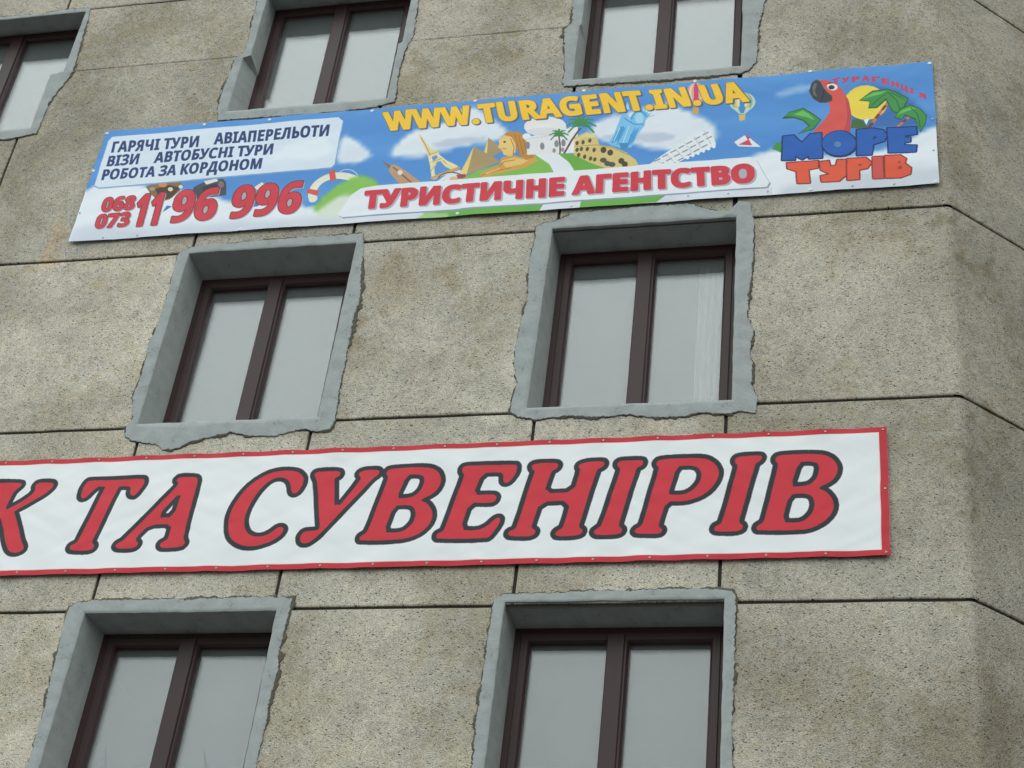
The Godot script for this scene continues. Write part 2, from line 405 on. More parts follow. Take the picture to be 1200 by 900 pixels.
# face: [x0, y0, x1, y1] at the sill, upper: the two jambs' x at the head; for a stepped opening the step lies at step_y
func make_window(key: String, face: Array, back: Array, depth: float, step_y: float, upper: Array, label: String, _unused: String):
	var w := Node3D.new(); w.name = "window"; building.add_child(w, true)
	w.set_meta("label", label)
	var base := Vector3((face[0] + face[2]) / 2.0, face[1], 0)
	w.position = base
	var f := PackedVector2Array(); var b := PackedVector2Array()
	f.append(Vector2(face[0], face[1])); b.append(Vector2(back[0], back[1]))
	f.append(Vector2(face[2], face[1])); b.append(Vector2(back[2], back[1]))
	if step_y > 0.0:
		f.append(Vector2(face[2], step_y - 0.02)); b.append(Vector2(back[2], step_y - 0.02))
		f.append(Vector2(upper[1], step_y + 0.01)); b.append(Vector2(back[2], step_y + 0.01))
	f.append(Vector2(upper[1], face[3])); b.append(Vector2(back[2], back[3]))
	f.append(Vector2(upper[0], face[3])); b.append(Vector2(back[0], back[3]))
	if step_y > 0.0:
		f.append(Vector2(upper[0], step_y + 0.01)); b.append(Vector2(back[0], step_y + 0.01))
		f.append(Vector2(face[0], step_y - 0.02)); b.append(Vector2(back[0], step_y - 0.02))
	var outline := pairs(PATCH[key])
	var c := Vector2(base.x, (face[1] + face[3]) / 2.0)
	# walk round the opening in steps of about 12 mm
	var ring_f := []; var ring_b := []; var ring_o := []
	for i in f.size():
		var j := (i + 1) % f.size()
		var n := maxi(2, int(f[i].distance_to(f[j]) / 0.010))
		for k in n:
			var t := float(k) / n
			var p := f[i].lerp(f[j], t)
			var wob := Vector2(fine.get_noise_2d(p.x * 4.0, p.y * 4.0), fine.get_noise_2d(p.x * 4.0 + 30.0, p.y * 4.0)) * 0.003
			ring_f.append(p + wob); ring_b.append(b[i].lerp(b[j], t))
			var o := ray_out(c, p, outline)
			var out := (o - p).normalized()
			ring_o.append(o + out * (rough.get_noise_2d(o.x * 12.0, o.y * 12.0) * 0.008 + rough.get_noise_2d(o.x * 30.0, o.y * 30.0) * 0.006))
	# front band of plaster, a thin uneven coat with a rounded arris and a broken rim
	var rows := []
	for i in ring_f.size():
		var p: Vector2 = ring_f[i]; var o: Vector2 = ring_o[i]
		var dir := (o - p).normalized(); var wide := p.distance_to(o)
		var th := 0.013 + 0.004 * rough.get_noise_2d(p.x * 2.0 + 3.0, p.y * 2.0)
		var row := [v3(p, th - 0.003, base), v3(p + dir * 0.003, th, base)]
		for t in [0.25, 0.5, 0.75]:
			var q: Vector2 = p + dir * (0.007 + (wide - 0.02) * t)
			row.append(v3(q, th + 0.0022 * rough.get_noise_2d(q.x * 5.0, q.y * 5.0), base))
		row.append(v3(p + dir * maxf(0.008, wide - 0.005), th - 0.001 + 0.003 * rough.get_noise_2d(o.x * 20.0, o.y * 20.0), base))
		row.append(v3(o, th - 0.006, base)); row.append(v3(o - dir * minf(0.012, wide * 0.4), 0.001, base))
		rows.append(row)
	var st := start()
	loft(st, rows, 5)
	part("plaster_surround", done(st), M.plaster, w)
	# the reveal: jambs, head and sill running back to the frame
	rows = []
	for i in ring_f.size():
		var p: Vector2 = ring_f[i]; var q: Vector2 = ring_b[i]
		var th := 0.013 + 0.004 * rough.get_noise_2d(p.x * 2.0 + 3.0, p.y * 2.0)
		var row := []
		for t in [0.0, 0.33, 0.66, 1.0]:
			row.append(v3(p.lerp(q, t), lerpf(th - 0.003, -depth - 0.05, t), base))
		row.reverse(); rows.append(row)
	st = start(); st.set_smooth_group(-1)
	loft(st, rows)
	part("reveal", done(st), M.reveal, w)
	st = start(); box(st, Vector3(face[0] + 0.02, face[1] + 0.006, -depth - 0.01) - base, Vector3(face[2] - 0.02, face[1] + 0.014, -0.03) - base)
	part("added_sill_plate", done(st), M.added_sill_plate, w)  # unseen dark plate, added to cut the light bouncing up to the head
	# broken mortar showing along the rim
	st = start(); st.set_smooth_group(0)
	for i in ring_o.size():
		var j := (i + 1) % ring_o.size()
		var a := chip(ring_o[i], c, key); var d := chip(ring_o[j], c, key)
		if a < 0.004 and d < 0.004: continue
		var oa: Vector2 = ring_o[i]; var od: Vector2 = ring_o[j]
		var na := (oa - c).normalized(); var nd := (od - c).normalized()
		var m1 := 0.006 + 0.006 * absf(rough.get_noise_2d(oa.x * 40.0, oa.y * 40.0)); var m2 := 0.006 + 0.006 * absf(rough.get_noise_2d(od.x * 40.0, od.y * 40.0))
		var A := [v3(oa - na * 0.01, m1 + 0.001, base), v3(oa + na * a * 0.5, m1, base), v3(oa + na * a, -0.004, base)]
		var D := [v3(od - nd * 0.01, m2 + 0.001, base), v3(od + nd * d * 0.5, m2, base), v3(od + nd * d, -0.004, base)]
		for k in 2: quad(st, A[k], A[k + 1], D[k + 1], D[k])
	part("mortar_rim", done(st), M.mortar, w)
	# open crack where the coat has let go of the concrete
	st = start()
	for i in ring_o.size():
		var j := (i + 1) % ring_o.size()
		var oa: Vector2 = ring_o[i]; var od: Vector2 = ring_o[j]
		var a := clampf(0.004 + 0.016 * rough.get_noise_2d(oa.x * 3.5 + 60.0, oa.y * 3.5), 0.0, 0.011); var d := clampf(0.004 + 0.016 * rough.get_noise_2d(od.x * 3.5 + 60.0, od.y * 3.5), 0.0, 0.011)
		if a <= 0.001 and d <= 0.001: continue
		var na := (oa - c).normalized(); var nd := (od - c).normalized()
		quad(st, v3(oa - na * 0.006, 0.0035, base), v3(oa + na * a, 0.0035, base), v3(od + nd * d, 0.0035, base), v3(od - nd * 0.006, 0.0035, base))
	part("crack", done(st), M.crack, w)
	# brown frame, two sashes, the cover strip where they meet
	var lo := Vector2(back[0] - 0.012 - base.x, back[1] - 0.02 - base.y); var hi := Vector2(back[2] + 0.03 - base.x, back[3] + 0.015 - base.y)
	st = start(); frame_ring(st, lo, hi, 0.066, -depth - 0.09, -depth, 0.004)
	part("frame", done(st), M.frame, w)
	var mid := (lo.x + hi.x) / 2.0 - 0.005
	for side in 2:
		var a := Vector2(lo.x + 0.06, lo.y + 0.06) if side == 0 else Vector2(mid + 0.004, lo.y + 0.06)
		var e := Vector2(mid - 0.001, hi.y - 0.058) if side == 0 else Vector2(hi.x - 0.06, hi.y - 0.058)
		st = start(); frame_ring(st, a, e, 0.074, -depth - 0.075, -depth + 0.014, 0.005, 0.012)
		part("sash", done(st), M.frame, w)
		st = start()
		for g in [-0.034, -0.050, -0.066]: box(st, Vector3(a.x + 0.062, a.y + 0.062, -depth + g - 0.004), Vector3(e.x - 0.062, e.y - 0.062, -depth + g))
		part("pane", done(st), M.glass, w)
	st = start(); box(st, Vector3(mid - 0.082, lo.y + 0.065, -depth + 0.01), Vector3(mid + 0.046, hi.y - 0.07, -depth + 0.030), 0.006)
	part("cover_strip", done(st), M.frame, w)
	if key == "M2":
		st = start(); st.set_smooth_group(0)
		var rows2 := []
		for k in 25:
			var x := hi.x - 0.36 + 0.011 * k
			var z := -depth - 0.16 + 0.018 * sin(k * 1.25)
			rows2.append([Vector3(x, lo.y, z), Vector3(x, hi.y, z)])
		for k in 24: quad(st, rows2[k][0], rows2[k + 1][0], rows2[k + 1][1], rows2[k][1])
		tag(part("curtain", done(st), M.curtain, w), "pale cream curtain edge")
	return w

func chip(o: Vector2, c: Vector2, key: String) -> float:
	var v := clampf((rough.get_noise_2d(o.x * 2.6 + 17.0, o.y * 2.6) - 0.14) * 0.10, 0.0, 0.03)
	for s in CHIPS.get(key, []):
		var d: float = absf(o.y - s[1]) / s[3] + absf(o.x - s[0]) / s[2]
		if d < 1.0: v = maxf(v, s[4] * 1.2 * (0.5 + 0.7 * rough.get_noise_2d(o.x * 6.0, o.y * 6.0)) * minf(1.0, (1.0 - d) * 4.0))
	return maxf(v, 0.0)

# [x, y, reach x, reach y, width]: where the coat has broken away from the concrete
const CHIPS := {
	"M1": [[1.64, 10.95, 0.15, 0.55, 0.05], [1.62, 10.1, 0.15, 0.4, 0.02]],
	"M2": [[4.98, 10.9, 0.2, 0.5, 0.022], [4.4, 11.83, 0.6, 0.1, 0.03], [3.2, 11.6, 0.15, 0.3, 0.02], [4.6, 9.7, 0.5, 0.1, 0.02], [3.3, 9.69, 0.4, 0.1, 0.012]],
	"L1": [[1.65, 7.9, 0.2, 0.75, 0.05], [1.62, 7.3, 0.15, 0.35, 0.03], [0.6, 8.1, 1.3, 0.08, 0.03], [-0.12, 7.6, 0.1, 0.35, 0.04]],
	"L2": [[3.2, 7.75, 0.1, 0.25, 0.03], [3.2, 7.1, 0.1, 0.3, 0.035], [3.8, 8.08, 0.5, 0.07, 0.018]],
	"U0": [[-2.1, 13.36, 0.5, 0.08, 0.02], [-1.9, 13.9, 0.15, 0.3, 0.015]],
	"U1": [[-0.15, 13.75, 0.1, 0.25, 0.05], [0.4, 13.35, 0.8, 0.08, 0.03], [1.62, 13.7, 0.08, 0.5, 0.015]],
	"U2": [[3.2, 14.2, 0.1, 0.12, 0.05], [4.0, 13.41, 0.9, 0.08, 0.03], [5.02, 13.9, 0.12, 0.6, 0.014]]}

func v3(p: Vector2, z: float, base: Vector3) -> Vector3: return Vector3(p.x, p.y, z) - base

# the first `soft` strips are shaded smoothly, the others keep their edges
func loft(st: SurfaceTool, rows: Array, soft := 0):
	for i in rows.size():
		var a: Array = rows[i]; var b: Array = rows[(i + 1) % rows.size()]
		for k in a.size() - 1:
			st.set_smooth_group(0 if k < soft else -1)
			quad(st, a[k], a[k + 1], b[k + 1], b[k])

# ------------------------------------------------------------------ banners
func make_banners():
	text_server = TextServerManager.get_primary_interface()
	var sf := SystemFont.new(); sf.font_names = PackedStringArray(["Droid Sans"]); sf.font_weight = 700
	font_rid = sf.get_rids()[0]
	M.keep = sf
	# the travel agency's banner
	var b := Node3D.new(); b.name = "banner"; b.position = Vector3(-1.24, 11.88, 0.0); add_child(b)
	tag(b, "blue travel agency banner with world landmarks and a red parrot emblem", "banner", "vinyl banners tied to the front")
	var m := mat(Color(1, 1, 1), 0.5); m.metallic_specular = 0.35
	m.albedo_texture = tex(travel_print())
	part("sheet", banner_sheet(7.754, [[0.0, 1.430], [7.754, 1.471]], [[0.0, 0.0], [7.754, 0.018]], 1.0), m, b)
	for i in range(0, TRAVEL_EYELETS.size(), 2):
		var u: float = TRAVEL_EYELETS[i]; var t := u / 7.754
		var y: float = (1.430 + t * 0.041) - TRAVEL_EYELETS[i + 1] / 1.44 * (1.429 + t * 0.022)
		var dull := [9, 10, 12, 13, 15, 16, 17, 21, 22, 23].has(i / 2)
		eyelet(b, Vector3(u, y, sheet_z(u, y, 7.754, 1.44, 1.0)), 0.010 if dull else 0.017, M.eyelet_metal if dull else M.eyelet_white)
	# the souvenir shop's banner
	b = Node3D.new(); b.name = "banner_001"; b.position = Vector3(-2.4, 8.31, 0.0); add_child(b)
	tag(b, "white banner with a red border and large red slanting letters outlined in black", "banner", "vinyl banners tied to the front")
	m = mat(Color(1, 1, 1), 0.5); m.metallic_specular = 0.35
	m.albedo_texture = tex(souvenir_print())
	part("sheet", banner_sheet(8.44, [[0.0, 1.116], [8.44, 1.145]], [[0.0, -0.001], [8.44, 0.033]], 2.0), m, b)
	for k in 21:
		var u := 0.03 + k * 0.419
		eyelet(b, Vector3(u, 1.092 + u / 8.44 * 0.029, sheet_z(u, 1.09, 8.44, 1.113, 2.0)), 0.009, M.eyelet_metal)
		eyelet(b, Vector3(u, 0.024 + u / 8.44 * 0.034, sheet_z(u, 0.03, 8.44, 1.113, 2.0)), 0.009, M.eyelet_metal)
	eyelet(b, Vector3(8.415, 0.6, sheet_z(8.415, 0.6, 8.44, 1.113, 2.0)), 0.009, M.eyelet_metal)

# how far the sheet stands off the wall: tied edges, slack between the ties, a few long pull creases
func sheet_z(u: float, v: float, wide: float, high: float, kind: float) -> float:
	var z := 0.030 + 0.004 * rough.get_noise_2d(u * 0.9 + kind * 50.0, v * 1.3)
	var edge := minf(v, high - v) / high
	z += 0.0045 * sin(u * TAU / (0.97 if kind < 1.5 else 0.42) + kind) * exp(-edge * 9.0)
	var s := u * 0.55 + v * 1.0
	z += 0.0035 * pow(absf(rough.get_noise_2d(s * 2.2 + kind * 31.0, (u - v * 0.6) * 0.35)), 1.2) * (0.6 if kind < 1.5 else 1.0)
	s = u * 0.5 - v
	z -= 0.003 * pow(absf(rough.get_noise_2d(s * 2.6 + 77.0 + kind * 13.0, (u + v * 0.5) * 0.4)), 1.2)
	return z

func line_at(l: Array, u: float) -> float: return lerpf(l[0][1], l[1][1], u / l[1][0])

func banner_sheet(wide: float, top: Array, bottom: Array, kind: float) -> ArrayMesh:
	var nx := 360; var ny := 44
	var st := start()
	var P := []
	for i in nx + 1:
		var u := wide * i / nx
		var yt := line_at(top, u) + 0.003 * rough.get_noise_1d(u * 1.7 + kind * 9.0); var yb := line_at(bottom, u) + 0.004 * rough.get_noise_1d(u * 1.9 + kind * 23.0)
		var col := []
		for j in ny + 1:
			var t := float(j) / ny
			var y := lerpf(yt, yb, t)
			var uu := u + 0.004 * rough.get_noise_2d(y * 2.0, u * 0.4)
			col.append(Vector3(uu, y, sheet_z(u, lerpf(1.12 if kind > 1.5 else 1.44, 0.0, t), wide, 1.113 if kind > 1.5 else 1.44, kind)))
		P.append(col)
	for i in nx + 1:
		for j in ny + 1:
			var dx: Vector3 = P[mini(i + 1, nx)][j] - P[maxi(i - 1, 0)][j]
			var dy: Vector3 = P[i][maxi(j - 1, 0)] - P[i][mini(j + 1, ny)]
			st.set_normal(dx.cross(dy).normalized()); st.set_uv(Vector2(float(i) / nx, float(j) / ny)); st.add_vertex(P[i][j])
	for i in nx:
		for j in ny:
			var a := i * (ny + 1) + j; var b := a + ny + 1
			for k in [a, b, b + 1, a, b + 1, a + 1]: st.add_index(k)
	# back of the sheet and its cut edges, 2 mm behind
	var rim := []
	for i in nx + 1: rim.append([P[i][ny], float(i) / nx, 0.999])
	for j in range(ny - 1, -1, -1): rim.append([P[nx][j], 0.9995, float(j) / ny])
	for i in range(nx - 1, -1, -1): rim.append([P[i][0], float(i) / nx, 0.001])
	for j in range(1, ny): rim.append([P[0][j], 0.0005, float(j) / ny])
	var first := (nx + 1) * (ny + 1)
	for q in rim:
		for dz in [0.0, -0.003]:
			st.set_normal(Vector3(0, -1, 0)); st.set_uv(Vector2(q[1], q[2])); st.add_vertex(q[0] + Vector3(0, 0, dz))
	for i in rim.size():
		var a := first + i * 2; var b := first + ((i + 1) % rim.size()) * 2
		for k in [a, a + 1, b + 1, a, b + 1, b]: st.add_index(k)
	return st.commit()

func eyelet(parent: Node3D, at: Vector3, r: float, m: Material):
	var st := start(); st.set_smooth_group(0)
	var prof := [[r, -0.001], [r * 0.95, 0.0025], [r * 0.7, 0.0045], [r * 0.45, 0.003], [0.0, 0.0015]]
	for i in 10:
		var a := TAU * i / 10.0; var b := TAU * (i + 1) / 10.0
		for k in prof.size() - 1:
			var p: Array = prof[k]; var q: Array = prof[k + 1]
			quad(st, Vector3(cos(a) * p[0], sin(a) * p[0], p[1]), Vector3(cos(b) * p[0], sin(b) * p[0], p[1]), Vector3(cos(b) * q[0], sin(b) * q[0], q[1]), Vector3(cos(a) * q[0], sin(a) * q[0], q[1]))
	var o := part("eyelet", done(st), m, parent); o.position = at

# ---- drawing the prints: filled outlines in a picture of twice the final size
func fill(im: Image, polys: Array, c: Color):
	var top := 1e9; var bottom := -1e9
	for p in polys:
		for q in p: top = minf(top, q.y); bottom = maxf(bottom, q.y)
	var w := im.get_width()
	for y in range(maxi(0, int(top)), mini(im.get_height() - 1, int(bottom) + 1) + 1):
		var yy := y + 0.5
		var cuts := PackedFloat32Array()
		for p in polys:
			var n: int = p.size()
			for i in n:
				var a: Vector2 = p[i]; var b: Vector2 = p[(i + 1) % n]
				if (a.y <= yy) != (b.y <= yy): cuts.append(a.x + (b.x - a.x) * (yy - a.y) / (b.y - a.y))
		cuts.sort()
		for k in range(0, cuts.size() - 1, 2):
			var x0 := maxi(0, roundi(cuts[k])); var x1 := mini(w, roundi(cuts[k + 1]))
			if x1 > x0: im.fill_rect(Rect2i(x0, y, x1 - x0, 1), c)

func grown(polys: Array, by: float) -> Array:
	# polys[0] is an outline, the others are holes in it
	var r := []
	for i in polys.size():
		for p in Geometry2D.offset_polygon(polys[i], by if i == 0 else -by, Geometry2D.JOIN_ROUND): r.append(p)
	return r

func softened(p: PackedVector2Array, cut := 0.22) -> PackedVector2Array:
	var r := PackedVector2Array()
	for i in p.size():
		var a := p[i]; var b := p[(i + 1) % p.size()]
		r.append(a.lerp(b, cut)); r.append(a.lerp(b, 1.0 - cut))
	return r

func stroke(im: Image, p: PackedVector2Array, w: float, c: Color):
	for q in Geometry2D.offset_polyline(p, w / 2.0, Geometry2D.JOIN_ROUND, Geometry2D.END_ROUND): fill(im, [q], c)

# outlines of a line of capitals, 0..1 across and 0..1 up to the capitals' height; one group of [outline, holes...] for each stroke group
func capitals(s: String) -> Array:
	var groups := []; var pen := 0.0; var size := 128
	for ch in s:
		var g: int = text_server.font_get_glyph_index(font_rid, size, ch.unicode_at(0), 0)
		var d: Dictionary = text_server.font_get_glyph_contours(font_rid, size, g)
		var at := 0
		var loops := []
		for e in d.get("contours", []):
			var raw := []
			for k in range(at, e + 1): raw.append(d.points[k])
			at = e + 1
			loops.append(flattened(raw, pen))
		loops.sort_custom(func(a, b): return absf(area(a)) > absf(area(b)))
		var mine := []
		for l in loops:
			var home := -1
			for i in mine.size():
				if Geometry2D.is_point_in_polygon(l[0], mine[i][0]): home = i
			if home >= 0: mine[home].append(l)
			else: mine.append([l])
		groups += mine
		pen += text_server.font_get_glyph_advance(font_rid, size, g).x
	return groups

func area(p: PackedVector2Array) -> float:
	var a := 0.0
	for i in p.size(): a += p[i].cross(p[(i + 1) % p.size()])
	return a / 2.0

func flattened(raw: Array, pen: float) -> PackedVector2Array:
	# on-curve points carry z = 1, quadratic control points z = 0
	var full := []
	for i in raw.size():
		var a: Vector3 = raw[i]; var b: Vector3 = raw[(i + 1) % raw.size()]
		full.append(a)
		if a.z == 0.0 and b.z == 0.0: full.append(Vector3((a.x + b.x) / 2.0, (a.y + b.y) / 2.0, 1.0))
	while full[0].z == 0.0: full.append(full.pop_front())
	var r := PackedVector2Array(); var n := full.size(); var i := 0
	while i < n:
		var a := Vector2(full[i].x, full[i].y)
		r.append(a + Vector2(pen, 0))
		if full[(i + 1) % n].z == 0.0:
			var c := Vector2(full[(i + 1) % n].x, full[(i + 1) % n].y); var b := Vector2(full[(i + 2) % n].x, full[(i + 2) % n].y)
			for k in [0.25, 0.5, 0.75]: r.append(a.lerp(c, k).lerp(c.lerp(b, k), k) + Vector2(pen, 0))
			i += 2
		else: i += 1
	return r

func write(im: Image, op: Array, k: float):
	var q := pairs(op[4], k)      # left end of the base line, right end, top of the first capital
	var groups := capitals(op[1])
	var lo := 1e9; var hi := -1e9; var cap := 0.0
	for g in groups:
		for p in g[0]: lo = minf(lo, p.x); hi = maxf(hi, p.x); cap = maxf(cap, -p.y)
	cap = 91.0
	var placed := []
	for g in groups:
		var r := []
		for l in g:
			var t := PackedVector2Array()
			for p in l: t.append(q[0] + (q[1] - q[0]) * ((p.x - lo) / (hi - lo)) + (q[2] - q[0]) * (-p.y / cap))
			r.append(t)
		placed.append(r)
	var bold: float = op[3] * k * 0.5
	if op[7]:
		for g in placed:
			for l in grown(g, bold + 4.0 * k): fill_shifted(im, l, Vector2(14, 14) * k, Color(op[7]))
	if op[5]:
		for g in placed: fill(im, grown(g, bold + op[6] * k), Color(op[5]))
	for g in placed: fill(im, grown(g, bold), Color(op[2]))

func fill_shifted(im: Image, p: PackedVector2Array, by: Vector2, c: Color):
	var r := PackedVector2Array()
	for q in p: r.append(q + by)
	fill(im, [r], c)

func travel_print() -> Image:
	var w := 4096; var h := 760; var k := w / 7754.0
	var im := Image.create_empty(w, h, false, Image.FORMAT_RGBA8)
	for y in h: im.fill_rect(Rect2i(0, y, w, 1), Color("#5b9ade").lerp(Color("#4f8fd6"), absf(sin(y * 0.011))))
	for op in TRAVEL_PRINT:
		var c := Color(op[1]) if op[0] != "text" else Color.WHITE
		match op[0]:
			"poly": fill(im, [pairs(op[2], k)], c)
			"line": stroke(im, pairs(op[2], k), op[3] * k, c)
			"text": write(im, op, k)
			"soft":
				# a sprayed edge: the shape is drawn on a sheet of its own, blurred and laid over
				var p := softened(softened(pairs(op[2], k)))
				var box_lo := p[0]; var box_hi := p[0]
				for q in p: box_lo = box_lo.min(q); box_hi = box_hi.max(q)
				var pad: float = op[3] * 4.0 + 8.0
				var at := Vector2i((box_lo - Vector2(pad, pad)).max(Vector2.ZERO)); var end := Vector2i((box_hi + Vector2(pad, pad)).min(Vector2(w, h)))
				var size := end - at
				if size.x < 8 or size.y < 8: continue
				var layer := Image.create_empty(size.x, size.y, false, Image.FORMAT_RGBA8)
				layer.fill(Color(c.r, c.g, c.b, 0.0))
				var moved := PackedVector2Array()
				for q in p: moved.append(q - Vector2(at) + Vector2(rough.get_noise_2d(q.x * 0.03, q.y * 0.03), rough.get_noise_2d(q.y * 0.03, q.x * 0.03)) * 14.0)
				fill(layer, [moved], c)
				var less := maxf(2.0, op[3] * 1.7)
				layer.resize(maxi(2, int(size.x / less)), maxi(2, int(size.y / less)), Image.INTERPOLATE_LANCZOS)
				layer.resize(size.x, size.y, Image.INTERPOLATE_CUBIC)
				im.blend_rect(layer, Rect2i(Vector2i.ZERO, size), at)
	im.convert(Image.FORMAT_RGB8)
	im.resize(2048, 380, Image.INTERPOLATE_BILINEAR)
	return im

func souvenir_print() -> Image:
	var w := 4096; var h := 540; var k := w / 8440.0
	var im := Image.create_empty(w, h, false, Image.FORMAT_RGBA8)
	im.fill(Color("#c8303c"))
	var e := int(52 * k)
	im.fill_rect(Rect2i(0, e - 3, w - e - 3, h - 2 * e + 6), Color("#f3d9cf"))
	im.fill_rect(Rect2i(0, e, w - e - 6, h - 2 * e), Color("#f0f0f2"))
	var dark := Color("#2a2c33"); var red := Color("#d5323f")
	var shapes := []
	for l in SOUVENIR_LETTERS:
		var g := []
		for p in l: g.append(softened(pairs(p, k)))
		shapes.append(g)
	for g in shapes: fill(im, grown(g, 38.0 * k), dark)
	for g in shapes: fill(im, g, red)
	im.convert(Image.FORMAT_RGB8)
	im.resize(2048, 270, Image.INTERPOLATE_BILINEAR)
	return im

# ------------------------------------------------------------------ the tree across the street whose twigs show in a lower pane
func make_tree():
	var t := Node3D.new(); t.name = "bare_tree"; t.position = Vector3(-8.95, -0.12, 18.0); add_child(t)
	tag(t, "tall bare tree across the street whose twigs are mirrored in the glass", "tree")
	var r := RandomNumberGenerator.new(); r.seed = 404
	var bark := mat(lin(0.09, 0.08, 0.065), 0.95)
	var trunk := start(); var crown := start()
	limb(trunk, crown, r, Vector3.ZERO, Vector3(0.02, 1, 0.01), 4.35, 0.24, 0)
	part("trunk", done(trunk), bark, t); part("crown", done(crown), bark, t)

# a house added out of view: it keeps some of the sky from the cut-off corner
func make_shade_building():
	var n := Node3D.new(); n.name = "added_shade_building"; n.position = Vector3(15.5, 0, -12); add_child(n)
	tag(n, "unseen plain building added across the side street to shade the cut-off corner", "building")
	var wall := mat(lin(0.20, 0.19, 0.17), 0.95)
	var st := start(); box(st, Vector3(0, -0.1, 0), Vector3(12, 19, 20)); part("wall", done(st), wall, n)
	st = start(); box(st, Vector3(-0.25, 19.004, -0.25), Vector3(12.25, 19.3, 20.25)); part("roof", done(st), M.roof, n)
	for floor_no in 5:
		for k in 6:
			var z := 1.6 + k * 3.2; var y := 1.2 + floor_no * 3.6
			st = start(); box(st, Vector3(-0.03, y, z), Vector3(-0.004, y + 1.8, z + 1.4)); var w := part("window", done(st), M.frame, n)
			for g in 2:
				st = start(); box(st, Vector3(-0.05, y + 0.1, z + 0.1 + g * 0.63), Vector3(-0.034, y + 1.7, z + 0.67 + g * 0.63)); part("pane", done(st), M.dark_glass, w)

func limb(trunk: SurfaceTool, crown: SurfaceTool, r: RandomNumberGenerator, from: Vector3, dir: Vector3, length: float, thick: float, level: int):
	var st := trunk if level == 0 else crown
	var p := from; var d := dir.normalized()
	var n := 4
	for i in n:
		var nd := (d + Vector3(r.randf_range(-1, 1), r.randf_range(-0.3, 0.6), r.randf_range(-1, 1)) * 0.13).normalized()
		var q := p + nd * length / n
		var a := thick * (1.0 - 0.45 * i / n); var b := thick * (1.0 - 0.45 * (i + 1) / n)
		tube(st, p, q, a, b, 7 if level < 2 else 4)
		if level > 0 and level < 5 and i >= 1: branch(trunk, crown, r, q, nd, length * r.randf_range(0.5, 0.68), b * 0.55, level)
		p = q; d = nd
	if level < 5:
		for k in (5 if level == 0 else 2): branch(trunk, crown, r, p, d, length * r.randf_range(0.66, 0.84), thick * 0.52, level)

func branch(trunk: SurfaceTool, crown: SurfaceTool, r: RandomNumberGenerator, p: Vector3, d: Vector3, length: float, thick: float, level: int):
	var side := Vector3(r.randf_range(-1, 1), r.randf_range(-0.2, 0.4), r.randf_range(-1, 1)).normalized()
	limb(trunk, crown, r, p, (d + side * 0.75).normalized(), length, maxf(thick, 0.008), level + 1)

func tube(st: SurfaceTool, a: Vector3, b: Vector3, ra: float, rb: float, n: int):
	var d := (b - a).normalized(); var u := d.cross(Vector3(0.31, 0.2, 0.93)).normalized(); var v := d.cross(u)
	for i in n:
		var t := TAU * i / n; var s := TAU * (i + 1) / n
		var e := u * cos(t) + v * sin(t); var f := u * cos(s) + v * sin(s)
		quad(st, a + e * ra, a + f * ra, b + f * rb, b + e * rb)

